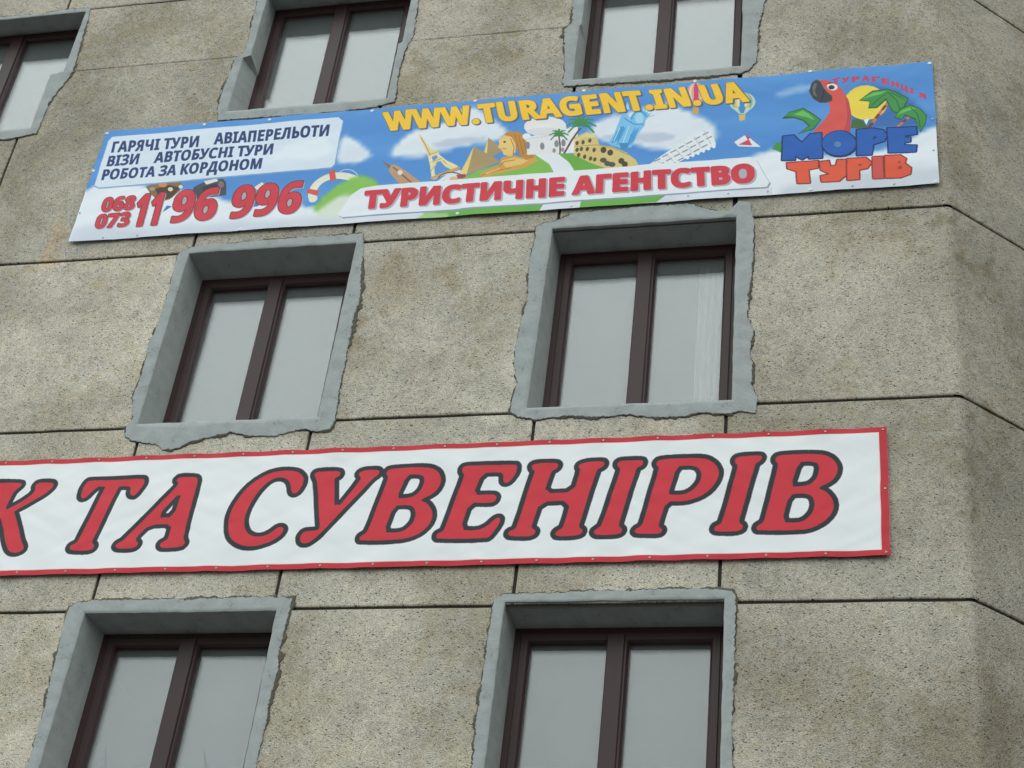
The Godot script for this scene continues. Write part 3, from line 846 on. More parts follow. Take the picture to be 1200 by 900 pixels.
# ------------------------------------------------------------------ measured shapes
# lettering of the souvenir banner, millimetres from its left end and from its top: outline, then counters
const SOUVENIR_LETTERS := [
	[[1167,264,1178,233,1214,217,1339,221,1485,227,1498,254,1463,292,1442,325,1412,496,1481,454,1565,396,1621,342,1633,297,1618,263,1639,230,1761,230,1785,253,1777,287,1725,352,1625,425,1501,504,1522,538,1588,660,1653,792,1694,847,1693,879,1646,904,1594,897,1555,864,1511,788,1451,656,1397,562,1380,556,1363,697,1344,799,1396,838,1386,870,1175,870,1154,837,1184,805,1217,795,1245,317,1209,299]],
	[[2094,226,2325,229,2563,227,2579,245,2583,290,2535,393,2500,391,2480,362,2478,313,2446,295,2376,293,2360,325,2281,779,2273,821,2306,853,2300,885,2255,900,2118,895,2094,874,2099,847,2138,827,2152,806,2244,321,2251,290,2190,287,2158,317,2109,393,2076,403,2055,380,2054,303,2073,242]],
	[[2851,256,2878,224,3016,229,3041,252,3044,307,3043,790,3057,827,3072,854,3043,889,2892,896,2862,875,2861,848,2894,828,2918,808,2919,670,2722,674,2644,789,2647,821,2677,843,2667,879,2622,894,2515,891,2485,868,2493,842,2535,818,2549,797,2864,333,2882,285], [2931,347,2919,606,2770,611]],
	[[3806,200,3885,214,3938,271,3944,325,3920,400,3887,425,3860,408,3843,343,3815,293,3761,264,3695,267,3637,308,3578,398,3535,515,3522,631,3534,716,3571,780,3634,813,3708,811,3767,776,3814,730,3851,731,3866,758,3847,804,3783,859,3679,898,3587,900,3506,872,3438,818,3401,733,3388,627,3403,521,3446,404,3520,298,3620,225,3711,202]],
	[[4019,247,4033,221,4090,217,4222,222,4240,245,4231,271,4201,286,4194,302,4251,609,4410,311,4413,290,4388,262,4398,235,4446,218,4540,220,4559,237,4552,269,4515,299,4485,341,4211,747,4152,828,4088,883,4043,887,4016,866,4007,819,4032,779,4087,775,4133,776,4156,756,4148,704,4054,308,4037,281]],
	[[4616,243,4636,218,4707,211,4875,211,4974,223,5040,262,5073,334,5064,405,5027,464,4925,519,4990,552,5034,613,5046,683,5026,751,4973,817,4900,858,4812,878,4502,873,4490,855,4497,831,4534,808,4550,774,4634,326,4635,285,4618,272], [4787,281,4875,280,4924,297,4937,348,4920,429,4875,482,4818,497,4731,497], [4723,564,4834,561,4888,583,4910,648,4896,726,4844,793,4787,813,4673,805]],
	[[5224,242,5243,216,5315,210,5646,216,5661,238,5658,297,5618,374,5583,389,5563,367,5557,309,5531,281,5388,286,5340,486,5500,485,5530,507,5525,548,5492,565,5321,556,5276,801,5414,811,5481,777,5535,713,5564,698,5581,714,5576,760,5525,859,5493,884,5113,878,5097,861,5102,831,5140,813,5154,788,5244,333,5249,296,5228,274]],
	[[5773,241,5789,220,5851,214,5967,217,5985,239,5972,270,5938,289,5928,321,5896,495,6123,490,6159,293,6139,266,6150,235,6215,217,6325,217,6339,238,6328,269,6290,289,6280,320,6186,782,6193,812,6221,833,6211,867,6156,881,6027,879,6009,857,6023,832,6056,813,6071,788,6103,566,5867,568,5827,781,5834,806,5865,827,5853,862,5811,878,5671,873,5652,855,5658,830,5700,812,5714,782,5795,326,5805,290,5780,268]],
	[[6435,237,6456,219,6517,217,6622,219,6634,240,6625,271,6591,285,6580,311,6486,781,6492,811,6519,837,6509,866,6467,880,6340,882,6309,868,6303,844,6327,822,6359,797,6459,321,6461,290,6437,263]],
	[[6732,249,6752,224,6829,213,7036,215,7122,234,7183,284,7211,352,7197,433,7149,513,7076,570,6968,607,6824,601,6783,800,6789,825,6815,846,6804,875,6763,884,6628,880,6607,860,6617,835,6649,817,6665,787,6749,333,6756,292,6735,275], [6889,287,6987,281,7048,299,7080,357,7070,438,7022,508,6956,546,6854,543,6841,521]],
	[[7322,245,7343,220,7402,215,7512,215,7525,234,7513,264,7484,284,7472,309,7371,782,7375,807,7402,832,7393,866,7344,880,7208,876,7191,861,7198,831,7235,813,7251,784,7342,329,7345,293,7326,277]],
	[[7622,248,7642,223,7713,215,7881,216,7980,227,8046,267,8079,339,8070,410,8033,469,7931,524,7996,556,8040,618,8052,688,8032,756,7979,821,7906,863,7818,883,7508,878,7496,860,7503,836,7540,813,7556,779,7640,331,7641,290,7624,277], [7793,286,7881,285,7930,302,7943,353,7926,434,7881,487,7824,502,7737,502], [7729,569,7840,566,7894,588,7916,653,7902,731,7850,798,7793,818,7679,810]],
]
# print of the travel banner, in drawing order; places are millimetres from its left end and from its top
const TRAVEL_PRINT := [
	["soft", "#e2e7f2", [2421,394,2490,312,2685,499,2789,641,2651,692,2452,714], 14],
	["soft", "#e8ecf4", [2924,622,3053,407,3163,319,3401,290,3538,95,3699,92,3836,240,3988,388,4038,480,3912,554,3637,567,3292,671,3053,678], 16],
	["soft", "#c9d0e0", [3273,529,3584,464,3866,494,3754,558,3441,590], 10],
	["soft", "#e6eaf3", [4762,473,4944,343,5173,305,5436,226,5593,330,5764,457,5888,576,5931,736,5765,853,5468,843,5199,732,4852,642], 16],
	["soft", "#c6cede", [4846,568,5304,596,5609,681,5387,731,4968,666], 10],
	["soft", "#8fb6e2", [6378,250,6562,165,6747,155,6784,213,6563,261,6416,286], 14],
	["soft", "#eef1f8", [6043,1500,6009,1101,6079,1018,6209,990,6353,934,6532,872,6784,1029,7137,1065,7490,952,7634,817,7918,696,7870,1758], 14],
	["soft", "#d5d9e2", [6431,1389,6784,1227,7343,1233,7825,1232,7809,1612,6399,1580], 26],
	["soft", "#eef1f8", [-86,1788,-59,707,399,729,854,840,1307,980,1495,1083,1993,1109,2298,1220,2531,1179,2732,1424,2677,1801], 12],
	["soft", "#d4d8e4", [27,1589,-16,1246,542,1295,1462,1313,2443,1358,2772,1428,2756,1809], 26],
	["line", "#efe9d4", [2303,1113,2285,1061,2280,1011,2286,964,2303,921,2332,886,2370,859,2416,842,2468,836,2523,842,2578,857,2632,883,2680,917,2722,960], 80],
	["line", "#d8dde8", [2498,795,2524,775,2555,769,2590,775,2625,792,2656,820,2682,856,2699,897], 8],
	["poly", "#d9584a", [2389,778,2442,757,2482,890,2428,905]],
	["poly", "#d9584a", [2221,1024,2228,971,2341,1013,2336,1077]],
	["soft", "#8cc456", [2295,1292,2394,1082,2545,927,2709,847,2848,915,2966,1053,2711,1299], 12],
	["soft", "#dfe6d8", [2329,1347,2450,1171,2593,1069,2720,1113,2665,1356], 14],
	["poly", "#8a6d4c", [604,793,743,730,957,773,966,883,888,984,792,1007,681,899]],
	["poly", "#4e3428", [708,837,843,795,955,839,908,964,804,987]],
	["poly", "#d98a3e", [817,792,817,802,814,810,807,817,797,821,785,822,772,820,759,815,747,808,738,799,731,789,729,779,731,770,736,762,745,757,756,755,769,755,782,758,794,764,805,773,813,782]],
	["poly", "#e9d9b0", [891,854,892,862,890,870,886,875,881,879,874,880,866,878,858,875,850,869,844,862,840,854,838,844,839,837,841,830,846,826,853,823,860,823,868,826,876,832,883,838,888,846]],
	["poly", "#f0e4c0", [983,830,984,837,982,842,979,847,974,850,968,851,962,849,955,846,949,842,944,836,941,830,939,823,940,817,942,812,946,808,951,806,958,806,964,808,971,812,976,817,980,824]],
	["poly", "#a8a07a", [708,837,709,843,707,849,703,853,697,856,690,857,682,855,674,852,667,848,661,842,657,835,655,828,656,822,659,817,664,814,671,812,679,812,687,814,694,818,701,824,706,830]],
	["poly", "#454852", [1096,939,1093,851,1182,794,1361,769,1405,816,1440,982,1146,1008]],
	["poly", "#2c2f38", [1180,860,1290,827,1385,880,1372,976,1221,973]],
	["poly", "#e8e6e0", [1179,783,1301,763,1326,798,1215,831]],
	["poly", "#8a6f6a", [1391,848,1392,861,1391,873,1387,882,1381,888,1373,890,1364,888,1354,882,1345,872,1338,861,1333,848,1330,835,1330,823,1332,812,1338,805,1345,801,1354,801,1363,804,1372,812,1380,822,1387,834]],
	["poly", "#3f6fb5", [858,1142,880,1059,934,1074]],
	["poly", "#efe6d4", [1699,910,1762,852,1802,887,1742,957]],
	["poly", "#3f78c4", [1653,1130,1785,1089,1789,1153,1677,1164]],
	["poly", "#c59a78", [2913,708,2970,767,3007,749,3134,847,3317,1023,3122,1036,2994,875]],
	["line", "#8a6650", [3006,791,3231,1025], 16],
	["poly", "#eadfd0", [3105,866,3105,875,3103,883,3099,890,3094,894,3087,896,3080,894,3072,890,3066,884,3061,875,3057,866,3056,856,3056,847,3059,840,3064,834,3070,831,3077,831,3085,834,3092,840,3098,847,3102,856]],
	["poly", "#8b6a58", [2886,694,2978,767,2968,809]],
	["poly", "#eddca4", [3182,398,3205,390,3269,507,3329,588,3397,618,3420,674,3493,745,3605,821,3619,864,3406,979,3388,967,3352,816,3308,672,3259,549]],
	["poly", "#5b96da", [3415,928,3394,831,3407,758,3438,750,3487,819,3556,868]],
	["poly", "#5b96da", [3344,697,3388,671,3408,705,3374,744]],
	["line", "#c79a56", [3211,435,3276,551,3331,664], 9],
	["line", "#c79a56", [3315,662,3406,629], 9],
	["line", "#c79a56", [3345,761,3465,710], 9],
	["line", "#f6ecc6", [3342,686,3371,839,3403,958], 10],
	["line", "#f6ecc6", [3412,673,3513,779,3600,840], 10],
	["line", "#d9a552", [3395,957,3498,904,3617,853], 34],
	["line", "#c79a56", [3367,871,3391,809], 7],
	["line", "#c79a56", [3461,742,3499,788], 7],
	["poly", "#e8e4ea", [3441,1004,3523,917,3636,876,3709,957,3690,997,3495,998]],
	["poly", "#b0454a", [3612,937,3698,935,3712,988,3635,991]],
	["line", "#6e5a66", [3450,958,3466,930,3494,910,3529,900,3570,901,3611,914,3648,935,3677,964], 14],
	["poly", "#e4b98a", [3635,991,3634,1001,3630,1009,3623,1015,3613,1019,3602,1020,3590,1018,3579,1013,3569,1006,3561,997,3557,988,3555,978,3558,970,3563,962,3572,957,3582,955,3594,956,3606,960,3617,965,3626,973,3632,982]],
	["poly", "#b0956a", [3851,503,4019,672,3918,746,3823,736]],
	["poly", "#ecd07a", [3851,503,3831,673,3863,740]],
	["poly", "#b0956a", [3728,598,4004,818,3715,947,3698,935]],
	["poly", "#f0d27c", [3728,598,3641,919,3707,946]],
	["poly", "#86bd4e", [3623,1022,3797,913,3984,848,4171,783,4399,742,4571,771,4792,857,4968,977,5047,1036,4886,1093,4130,1121]],
	["poly", "#6fae40", [4478,762,4712,807,4910,910,5047,1036,4807,1044,4668,1009,4605,900]],
	["poly", "#eceef5", [4309,765,4399,742,4518,776,4628,892,4700,1033,4519,1047,4452,895]],
	["poly", "#d9a24e", [3826,957,3911,893,3993,859,3999,776,4089,742,4235,800,4311,786,4339,842,4231,915,4095,942,3959,971,3862,1002]],
	["poly", "#edc470", [4003,808,4116,777,4253,823,4196,869,4059,897]],
	["line", "#b5742f", [3850,970,3985,921,4106,902], 9],
	["line", "#b5742f", [3994,870,4036,821,4128,809], 8],
	["poly", "#c98a38", [3971,517,4026,447,4122,458,4208,531,4259,654,4304,796,4229,820,4159,740,4117,639,4067,537]],
	["poly", "#f0ca7c", [3950,547,3999,487,4065,516,4115,617,4125,714,4084,763,4018,735,3988,668,3952,633,3963,591]],
	["line", "#a86a28", [4093,486,4158,729], 7],
	["line", "#a86a28", [4131,507,4197,749], 7],
	["line", "#a86a28", [4168,527,4236,768], 7],
	["line", "#a86a28", [4205,547,4276,788], 7],
	["poly", "#6d4a20", [4022,576,4022,579,4020,583,4018,585,4015,587,4011,587,4007,587,4003,585,4000,582,3997,579,3995,575,3995,571,3996,567,3998,564,4001,562,4004,561,4008,561,4012,563,4016,565,4019,568,4021,572]],
	["line", "#9c6024", [3994,658,4034,662], 6],
	["line", "#b5742f", [4059,537,4103,648,4105,744], 7],
	["line", "#f6dda0", [3887,954,3998,902], 9],
	["poly", "#efe9e8", [4565,442,4560,478,4538,510,4501,535,4452,549,4396,551,4337,541,4281,522,4232,493,4196,457,4175,418,4171,378,4184,343,4215,314,4258,294,4312,287,4371,290,4429,305,4482,330,4525,363,4553,402]],
	["poly", "#eeeaec", [4201,541,4621,458,4664,780,4401,764,4231,757]],
	["poly", "#f2eef0", [4247,535,4247,548,4243,559,4236,568,4226,573,4215,575,4203,573,4192,567,4182,558,4174,546,4169,534,4168,521,4170,509,4176,499,4184,492,4195,488,4206,488,4218,492,4229,500,4238,510,4244,522]],
	["poly", "#e2dde2", [4548,503,4541,518,4520,531,4486,539,4443,542,4393,541,4341,533,4293,522,4251,508,4221,491,4204,474,4202,458,4216,444,4244,434,4283,428,4331,428,4383,432,4433,441,4479,454,4515,470,4538,487]],
	["line", "#d5cfd6", [4203,563,4627,523], 8],
	["poly", "#f2eef0", [4590,455,4666,442,4693,763,4632,767]],
	["poly", "#8e8494", [4247,642,4247,656,4246,667,4243,677,4238,683,4233,685,4226,684,4220,678,4215,669,4210,658,4207,645,4206,631,4206,619,4208,608,4212,600,4217,596,4223,595,4230,599,4236,606,4241,616,4245,629]],
	["poly", "#8e8494", [4381,668,4382,680,4380,691,4377,701,4372,707,4367,709,4361,708,4355,702,4349,694,4345,682,4341,669,4340,656,4341,643,4343,632,4347,624,4352,620,4358,620,4364,623,4370,631,4375,642,4379,654]],
	["poly", "#8e8494", [4511,649,4511,662,4510,674,4507,683,4502,689,4496,692,4490,690,4484,685,4479,676,4474,664,4471,651,4470,638,4471,625,4473,615,4477,607,4482,602,4488,602,4494,606,4500,613,4505,623,4509,636]],
	["poly", "#8e8494", [4572,645,4573,658,4571,669,4568,679,4563,685,4558,687,4551,686,4545,680,4540,671,4536,660,4533,647,4531,634,4532,621,4535,610,4539,602,4544,598,4550,598,4556,601,4562,609,4567,619,4570,631]],
	["poly", "#a58f94", [4491,731,4491,740,4489,747,4487,752,4483,756,4479,758,4474,757,4470,753,4466,748,4462,740,4460,732,4459,724,4460,716,4462,710,4465,705,4469,703,4474,702,4479,705,4483,709,4487,716,4489,723]],
	["poly", "#a58f94", [4567,729,4567,737,4566,744,4563,750,4560,753,4555,755,4551,754,4546,750,4542,745,4539,738,4537,730,4536,721,4537,714,4539,707,4542,702,4546,700,4551,700,4555,702,4560,706,4563,713,4566,720]],
	["poly", "#dcc57e", [4658,801,4648,589,4750,525,4838,568,4879,698,4995,732,5130,818,5219,920,5246,995,5000,1011,4875,948]],
	["poly", "#ead796", [4649,611,4751,536,4830,566,4841,599,4740,588,4660,644]],
	["line", "#b8a05e", [4657,696,4856,695,5012,754,5154,852], 10],
	["poly", "#5c4a30", [4691,663,4689,670,4687,676,4683,681,4679,683,4674,683,4670,680,4666,676,4664,669,4662,661,4661,653,4662,646,4664,639,4668,633,4672,630,4676,629,4680,630,4684,634,4688,640,4690,647,4691,655]],
	["poly", "#5c4a30", [4744,658,4743,665,4740,671,4736,676,4732,678,4728,678,4723,675,4720,670,4717,664,4715,656,4715,648,4716,640,4718,634,4721,628,4725,625,4729,624,4734,625,4738,629,4741,635,4743,642,4745,650]],
	["poly", "#5c4a30", [4804,643,4803,650,4800,656,4796,661,4792,663,4788,663,4784,660,4780,655,4777,649,4775,641,4775,633,4776,625,4778,618,4781,613,4785,610,4790,609,4794,610,4798,614,4801,620,4804,627,4805,635]],
	["poly", "#5c4a30", [4698,748,4697,755,4694,761,4690,766,4686,768,4682,768,4677,765,4674,761,4671,754,4669,747,4669,739,4669,731,4672,724,4675,719,4679,715,4683,714,4688,716,4692,719,4695,725,4697,732,4698,740]],
	["poly", "#5c4a30", [4736,741,4734,749,4732,755,4728,759,4724,761,4719,761,4715,758,4711,754,4708,747,4707,740,4706,732,4707,724,4709,717,4713,712,4716,709,4721,708,4725,709,4729,713,4733,718,4735,725,4736,733]],
	["poly", "#5c4a30", [4790,747,4788,754,4785,760,4782,764,4778,767,4773,766,4769,764,4765,759,4762,753,4761,745,4760,737,4761,730,4763,723,4767,717,4770,714,4775,713,4779,714,4783,718,4787,724,4789,731,4790,739]],
	["poly", "#5c4a30", [4852,763,4850,771,4848,777,4844,781,4840,783,4835,783,4831,781,4828,776,4825,770,4823,762,4823,754,4824,746,4826,739,4829,734,4833,731,4837,730,4842,731,4846,735,4849,740,4851,748,4852,755]],
	["poly", "#5c4a30", [4719,813,4717,820,4714,826,4711,831,4707,833,4702,833,4698,829,4694,824,4691,818,4690,811,4689,804,4690,796,4692,789,4696,784,4699,780,4704,779,4708,781,4712,784,4716,790,4718,797,4719,805]],
	["poly", "#5c4a30", [4774,839,4773,847,4770,853,4766,857,4762,859,4758,859,4754,856,4750,852,4747,845,4745,838,4745,830,4746,822,4748,815,4751,810,4755,807,4759,806,4764,807,4768,811,4771,816,4773,823,4774,831]],
	["poly", "#5c4a30", [4829,866,4828,873,4825,879,4822,883,4817,885,4813,885,4809,883,4805,878,4802,872,4801,864,4800,856,4801,849,4803,842,4806,837,4810,833,4815,832,4819,834,4823,837,4826,843,4829,850,4830,858]],
	["poly", "#5c4a30", [4868,880,4867,887,4864,893,4861,897,4856,900,4852,899,4848,897,4844,892,4841,886,4840,879,4839,871,4840,863,4842,856,4846,851,4850,848,4854,847,4858,848,4862,852,4865,857,4868,864,4869,872]],
	["poly", "#4e3e2c", [4948,778,4945,787,4941,795,4934,801,4927,803,4919,802,4912,798,4905,790,4900,781,4897,770,4896,759,4897,748,4900,739,4906,732,4913,728,4920,728,4928,731,4935,737,4941,745,4946,756,4948,767]],
	["poly", "#4e3e2c", [5011,816,5008,826,5004,834,4998,839,4990,842,4983,840,4975,835,4968,828,4963,819,4960,809,4959,798,4960,787,4964,778,4969,771,4976,767,4984,766,4992,769,4999,775,5005,783,5009,793,5011,805]],
	["poly", "#4e3e2c", [5117,930,5114,940,5110,948,5103,953,5096,955,5089,954,5081,950,5074,943,5069,934,5066,923,5065,912,5067,901,5070,892,5076,886,5082,882,5090,881,5098,884,5105,889,5111,898,5115,908,5117,919]],
	["poly", "#4e3e2c", [5150,974,5147,984,5143,992,5136,997,5129,1000,5121,999,5114,995,5107,987,5102,978,5099,968,5098,957,5100,946,5103,937,5109,930,5115,926,5123,926,5131,928,5138,934,5144,942,5148,952,5150,963]],
	["poly", "#55504a", [4962,894,4961,903,4958,911,4952,917,4944,921,4936,923,4927,921,4918,917,4910,910,4905,902,4901,893,4901,884,4903,875,4907,868,4914,862,4922,860,4931,860,4940,863,4948,869,4955,876,4959,885]],
	["poly", "#55504a", [5002,940,5002,949,4998,957,4993,963,4985,967,4977,968,4968,966,4959,962,4951,956,4946,947,4942,938,4942,929,4944,920,4948,913,4955,908,4963,905,4972,906,4981,909,4989,914,4996,921,5000,930]],
	["poly", "#55504a", [5041,954,5040,963,5037,971,5031,977,5024,981,5015,982,5006,980,4998,976,4990,970,4984,962,4981,952,4980,943,4983,934,4987,927,4994,922,5002,920,5011,920,5020,923,5028,928,5035,936,5039,944]],
	["line", "#5c4a3c", [4532,767,4523,661,4505,552], 13],
	["line", "#5c4038", [4571,771,4620,629,4692,477], 18],
	["line", "#3f8a4a", [4504,542,4464,548], 22],
	["line", "#3f8a4a", [4464,548,4435,593], 13],
	["line", "#3f8a4a", [4504,542,4456,514], 22],
	["line", "#3f8a4a", [4456,514,4419,532], 13],
	["line", "#3f8a4a", [4504,542,4469,486], 22],
	["line", "#3f8a4a", [4469,486,4444,482], 13],
	["line", "#3f8a4a", [4504,542,4499,477], 22],
	["line", "#3f8a4a", [4499,477,4498,467], 13],
	["line", "#3f8a4a", [4504,542,4530,492], 22],
	["line", "#3f8a4a", [4530,492,4555,493], 13],
	["line", "#3f8a4a", [4504,542,4549,524], 22],
	["line", "#3f8a4a", [4549,524,4589,549], 13],
	["line", "#3f8a4a", [4504,542,4546,557], 22],
	["line", "#3f8a4a", [4546,557,4584,608], 13],
	["line", "#3f8a4a", [4697,434,4635,444], 30],
	["line", "#3f8a4a", [4635,444,4589,513], 18],
	["line", "#3f8a4a", [4697,434,4621,398], 30],
	["line", "#3f8a4a", [4621,398,4565,432], 18],
	["line", "#3f8a4a", [4697,434,4633,357], 30],
	["line", "#3f8a4a", [4633,357,4587,358], 18],
	["line", "#3f8a4a", [4697,434,4667,335], 30],
	["line", "#3f8a4a", [4667,335,4648,319], 18],
	["line", "#3f8a4a", [4697,434,4710,340], 30],
	["line", "#3f8a4a", [4710,340,4727,328], 18],
	["line", "#3f8a4a", [4697,434,4748,369], 30],
	["line", "#3f8a4a", [4748,369,4795,382], 18],
	["line", "#3f8a4a", [4697,434,4767,414], 30],
	["line", "#3f8a4a", [4767,414,4829,461], 18],
	["line", "#3f8a4a", [4697,434,4761,457], 30],
	["line", "#3f8a4a", [4761,457,4818,537], 18],
	["poly", "#7fc4ec", [4955,696,5000,584,5023,480,5065,303,5102,285,5109,383,5146,377,5180,306,5257,314,5314,374,5273,445,5269,507,5214,608,5171,760,5081,761]],
	["poly", "#4e9fd8", [5015,586,5054,485,5102,511,5065,644,5000,690]],
	["poly", "#4e9fd8", [5153,601,5224,513,5189,679,5132,746]],
	["poly", "#a9dcf5", [5079,283,5096,187,5125,288]],
	["line", "#8fd0f0", [5096,306,5135,429], 18],
	["line", "#3f8cc8", [5028,545,4992,689], 7],
	["line", "#3f8cc8", [5077,487,5040,715], 7],
	["line", "#bfe6f8", [5131,493,5085,720], 8],
	["line", "#3f8cc8", [5186,520,5131,724], 7],
	["line", "#bfe6f8", [5048,505,5006,670], 8],
	["line", "#7fc4ec", [5229,343,5247,270], 8],
	["line", "#7fc4ec", [5241,358,5272,299], 8],
	["line", "#7fc4ec", [5253,372,5296,329], 8],
	["line", "#7fc4ec", [5265,386,5321,359], 8],
	["line", "#7fc4ec", [5278,400,5346,388], 8],
	["poly", "#a9dcf5", [5256,411,5255,430,5251,447,5244,459,5235,467,5224,470,5212,468,5201,460,5192,447,5184,430,5180,411,5178,392,5181,374,5186,358,5194,348,5205,342,5216,342,5227,348,5238,358,5247,374,5253,392]],
	["line", "#4e9fd8", [5149,409,5153,366,5172,334,5200,320,5232,326,5261,352,5281,391], 16],
	["poly", "#3f8cc8", [5053,696,5145,705,5134,767,5081,772]],
	["line", "#3f8cc8", [5086,392,5176,476,5252,484], 10],
	["poly", "#eceef2", [5328,1003,5434,901,5655,707,5801,629,5877,679,5911,807,5796,877,5666,936,5551,1015]],
	["line", "#8f8890", [5387,957,5427,932], 13],
	["line", "#8f8890", [5421,1008,5461,982], 13],
	["line", "#8f8890", [5454,1058,5494,1032], 13],
	["line", "#8f8890", [5454,911,5494,885], 13],
	["line", "#8f8890", [5488,961,5528,935], 13],
	["line", "#8f8890", [5522,1011,5562,986], 13],
	["line", "#8f8890", [5521,864,5562,839], 13],
	["line", "#8f8890", [5555,914,5595,890], 13],
	["line", "#8f8890", [5589,965,5629,940], 13],
	["line", "#8f8890", [5589,818,5629,792], 13],
	["line", "#8f8890", [5623,869,5663,843], 13],
	["line", "#8f8890", [5656,919,5696,893], 13],
	["line", "#8f8890", [5657,771,5697,745], 13],
	["line", "#8f8890", [5690,822,5731,796], 13],
	["line", "#8f8890", [5723,872,5764,847], 13],
	["line", "#8f8890", [5725,724,5765,698], 13],
	["line", "#8f8890", [5758,776,5798,750], 13],
	["line", "#8f8890", [5791,827,5831,801], 13],
	["line", "#8f8890", [5793,677,5833,651], 13],
	["line", "#8f8890", [5826,729,5866,703], 13],
	["line", "#bfc2cc", [5383,927,5462,1007], 6],
	["line", "#bfc2cc", [5466,867,5543,964], 6],
	["line", "#bfc2cc", [5548,808,5624,923], 6],
	["line", "#bfc2cc", [5631,748,5705,881], 6],
	["line", "#bfc2cc", [5714,689,5786,838], 6],
	["line", "#bfc2cc", [5797,628,5867,797], 6],
	["poly", "#f4f5f8", [5682,937,5681,944,5680,950,5677,954,5673,957,5668,958,5663,957,5658,954,5654,950,5651,944,5650,937,5649,931,5650,924,5653,919,5657,915,5661,913,5666,913,5671,915,5675,919,5679,924,5681,930]],
	["poly", "#f4f5f8", [5727,915,5726,922,5724,927,5721,932,5717,935,5713,936,5708,935,5703,932,5699,928,5696,922,5694,915,5694,908,5695,902,5698,897,5701,893,5706,891,5711,891,5715,893,5720,897,5723,902,5726,908]],
	["poly", "#f4f5f8", [5772,893,5771,899,5769,905,5766,910,5762,913,5757,914,5753,913,5748,910,5744,905,5741,899,5739,893,5739,886,5740,880,5743,874,5746,871,5751,869,5756,869,5760,870,5765,874,5768,880,5771,886]],
	["poly", "#f4f5f8", [5816,870,5816,877,5814,883,5811,888,5807,891,5802,892,5797,891,5793,888,5789,883,5786,877,5784,871,5784,864,5785,857,5788,852,5791,848,5796,846,5800,846,5805,848,5810,852,5813,857,5815,864]],
	["poly", "#f4f5f8", [5861,849,5861,856,5859,862,5856,866,5852,869,5847,870,5842,869,5838,866,5834,862,5831,856,5829,849,5829,843,5830,836,5832,831,5836,827,5840,825,5845,825,5850,827,5854,831,5858,836,5860,842]],
	["poly", "#f4f5f8", [5906,827,5906,834,5904,839,5901,844,5896,847,5892,848,5887,847,5882,844,5878,840,5875,834,5874,827,5874,820,5875,814,5877,809,5881,805,5885,803,5890,803,5895,805,5899,808,5903,814,5905,820]],
	["poly", "#e8a08c", [5790,160,5788,198,5779,232,5763,258,5742,274,5718,280,5693,275,5669,258,5649,231,5633,198,5624,159,5622,120,5628,83,5641,53,5660,31,5682,19,5707,19,5732,31,5755,53,5773,84,5785,121]],
	["poly", "#f2d8b0", [5769,157,5768,196,5761,230,5750,256,5734,273,5717,280,5698,275,5680,259,5664,233,5652,200,5645,162,5643,122,5647,87,5656,55,5670,32,5687,20,5706,19,5724,30,5742,52,5756,82,5765,118]],
	["poly", "#e0b0a0", [5748,155,5748,193,5744,228,5737,254,5727,273,5715,280,5703,276,5690,260,5680,235,5671,202,5666,164,5664,126,5666,89,5672,57,5681,33,5692,20,5704,19,5717,29,5728,50,5738,80,5745,116]],
	["poly", "#d8406a", [5727,153,5728,191,5727,225,5724,253,5719,272,5713,280,5707,276,5701,261,5695,237,5690,204,5687,166,5685,128,5685,91,5687,59,5691,35,5696,21,5703,19,5709,28,5715,49,5721,78,5725,114]],
	["poly", "#e8a08c", [5643,220,5777,236,5737,336,5691,331]],
	["poly", "#d8406a", [5684,212,5734,219,5729,325,5699,321]],
	["poly", "#d8a860", [5684,341,5745,337,5740,412,5695,418]],
	["poly", "#c6dccc", [6234,319,6230,353,6216,383,6193,406,6164,420,6130,424,6096,417,6063,400,6036,376,6015,344,6004,309,6003,275,6012,242,6031,215,6058,196,6090,187,6124,189,6158,201,6189,222,6213,251,6228,284]],
	["poly", "#8fb8a0", [6211,316,6208,350,6197,381,6179,404,6155,419,6128,424,6101,417,6075,402,6053,377,6036,347,6027,313,6026,278,6033,245,6048,217,6069,198,6095,187,6122,189,6150,200,6174,220,6194,249,6206,282]],
	["poly", "#e6c86a", [6188,313,6186,348,6178,378,6164,403,6147,418,6127,424,6106,418,6086,403,6070,379,6057,350,6050,316,6049,280,6054,247,6065,219,6081,199,6100,188,6121,189,6141,199,6160,219,6174,246,6184,278]],
	["poly", "#f0e6c0", [6165,311,6164,345,6158,376,6150,401,6138,417,6125,423,6111,418,6098,404,6087,382,6078,352,6073,318,6072,283,6075,250,6082,221,6093,200,6105,189,6119,189,6133,198,6145,217,6155,243,6162,276]],
	["poly", "#4a8fd0", [6142,308,6142,343,6139,374,6135,399,6130,416,6123,423,6116,419,6110,406,6104,384,6099,355,6096,321,6095,285,6096,252,6099,223,6104,201,6110,189,6117,188,6124,197,6131,214,6136,241,6140,273]],
	["poly", "#c6dccc", [6028,365,6213,387,6145,457,6100,452]],
	["poly", "#4a8fd0", [6085,361,6155,368,6137,445,6107,442]],
	["poly", "#e0c060", [6093,462,6152,458,6147,531,6102,537]],
	["poly", "#efe9f0", [6065,792,6151,719,6204,765,6294,877,6103,848]],
	["poly", "#d0485a", [6103,827,6189,774,6220,849]],
	["poly", "#d0485a", [6159,719,6203,745,6182,784]],
	["poly", "#dfe1ea", [2601,1351,6395,1357,6397,1474,2625,1497]],
	["poly", "#cfd3de", [2852,1434,3552,1435,3559,1486,2862,1496]],
	["poly", "#6fb24a", [3367,1378,4456,1335,4406,1451,3751,1482,3439,1455]],
	["poly", "#e3e5ee", [4456,1335,4778,1335,4766,1463,4407,1461]],
	["poly", "#6fb24a", [4778,1335,5531,1335,5426,1433,4765,1453]],
	["soft", "#a8d08a", [3248,1469,3390,1380,3622,1381,3561,1496], 8],
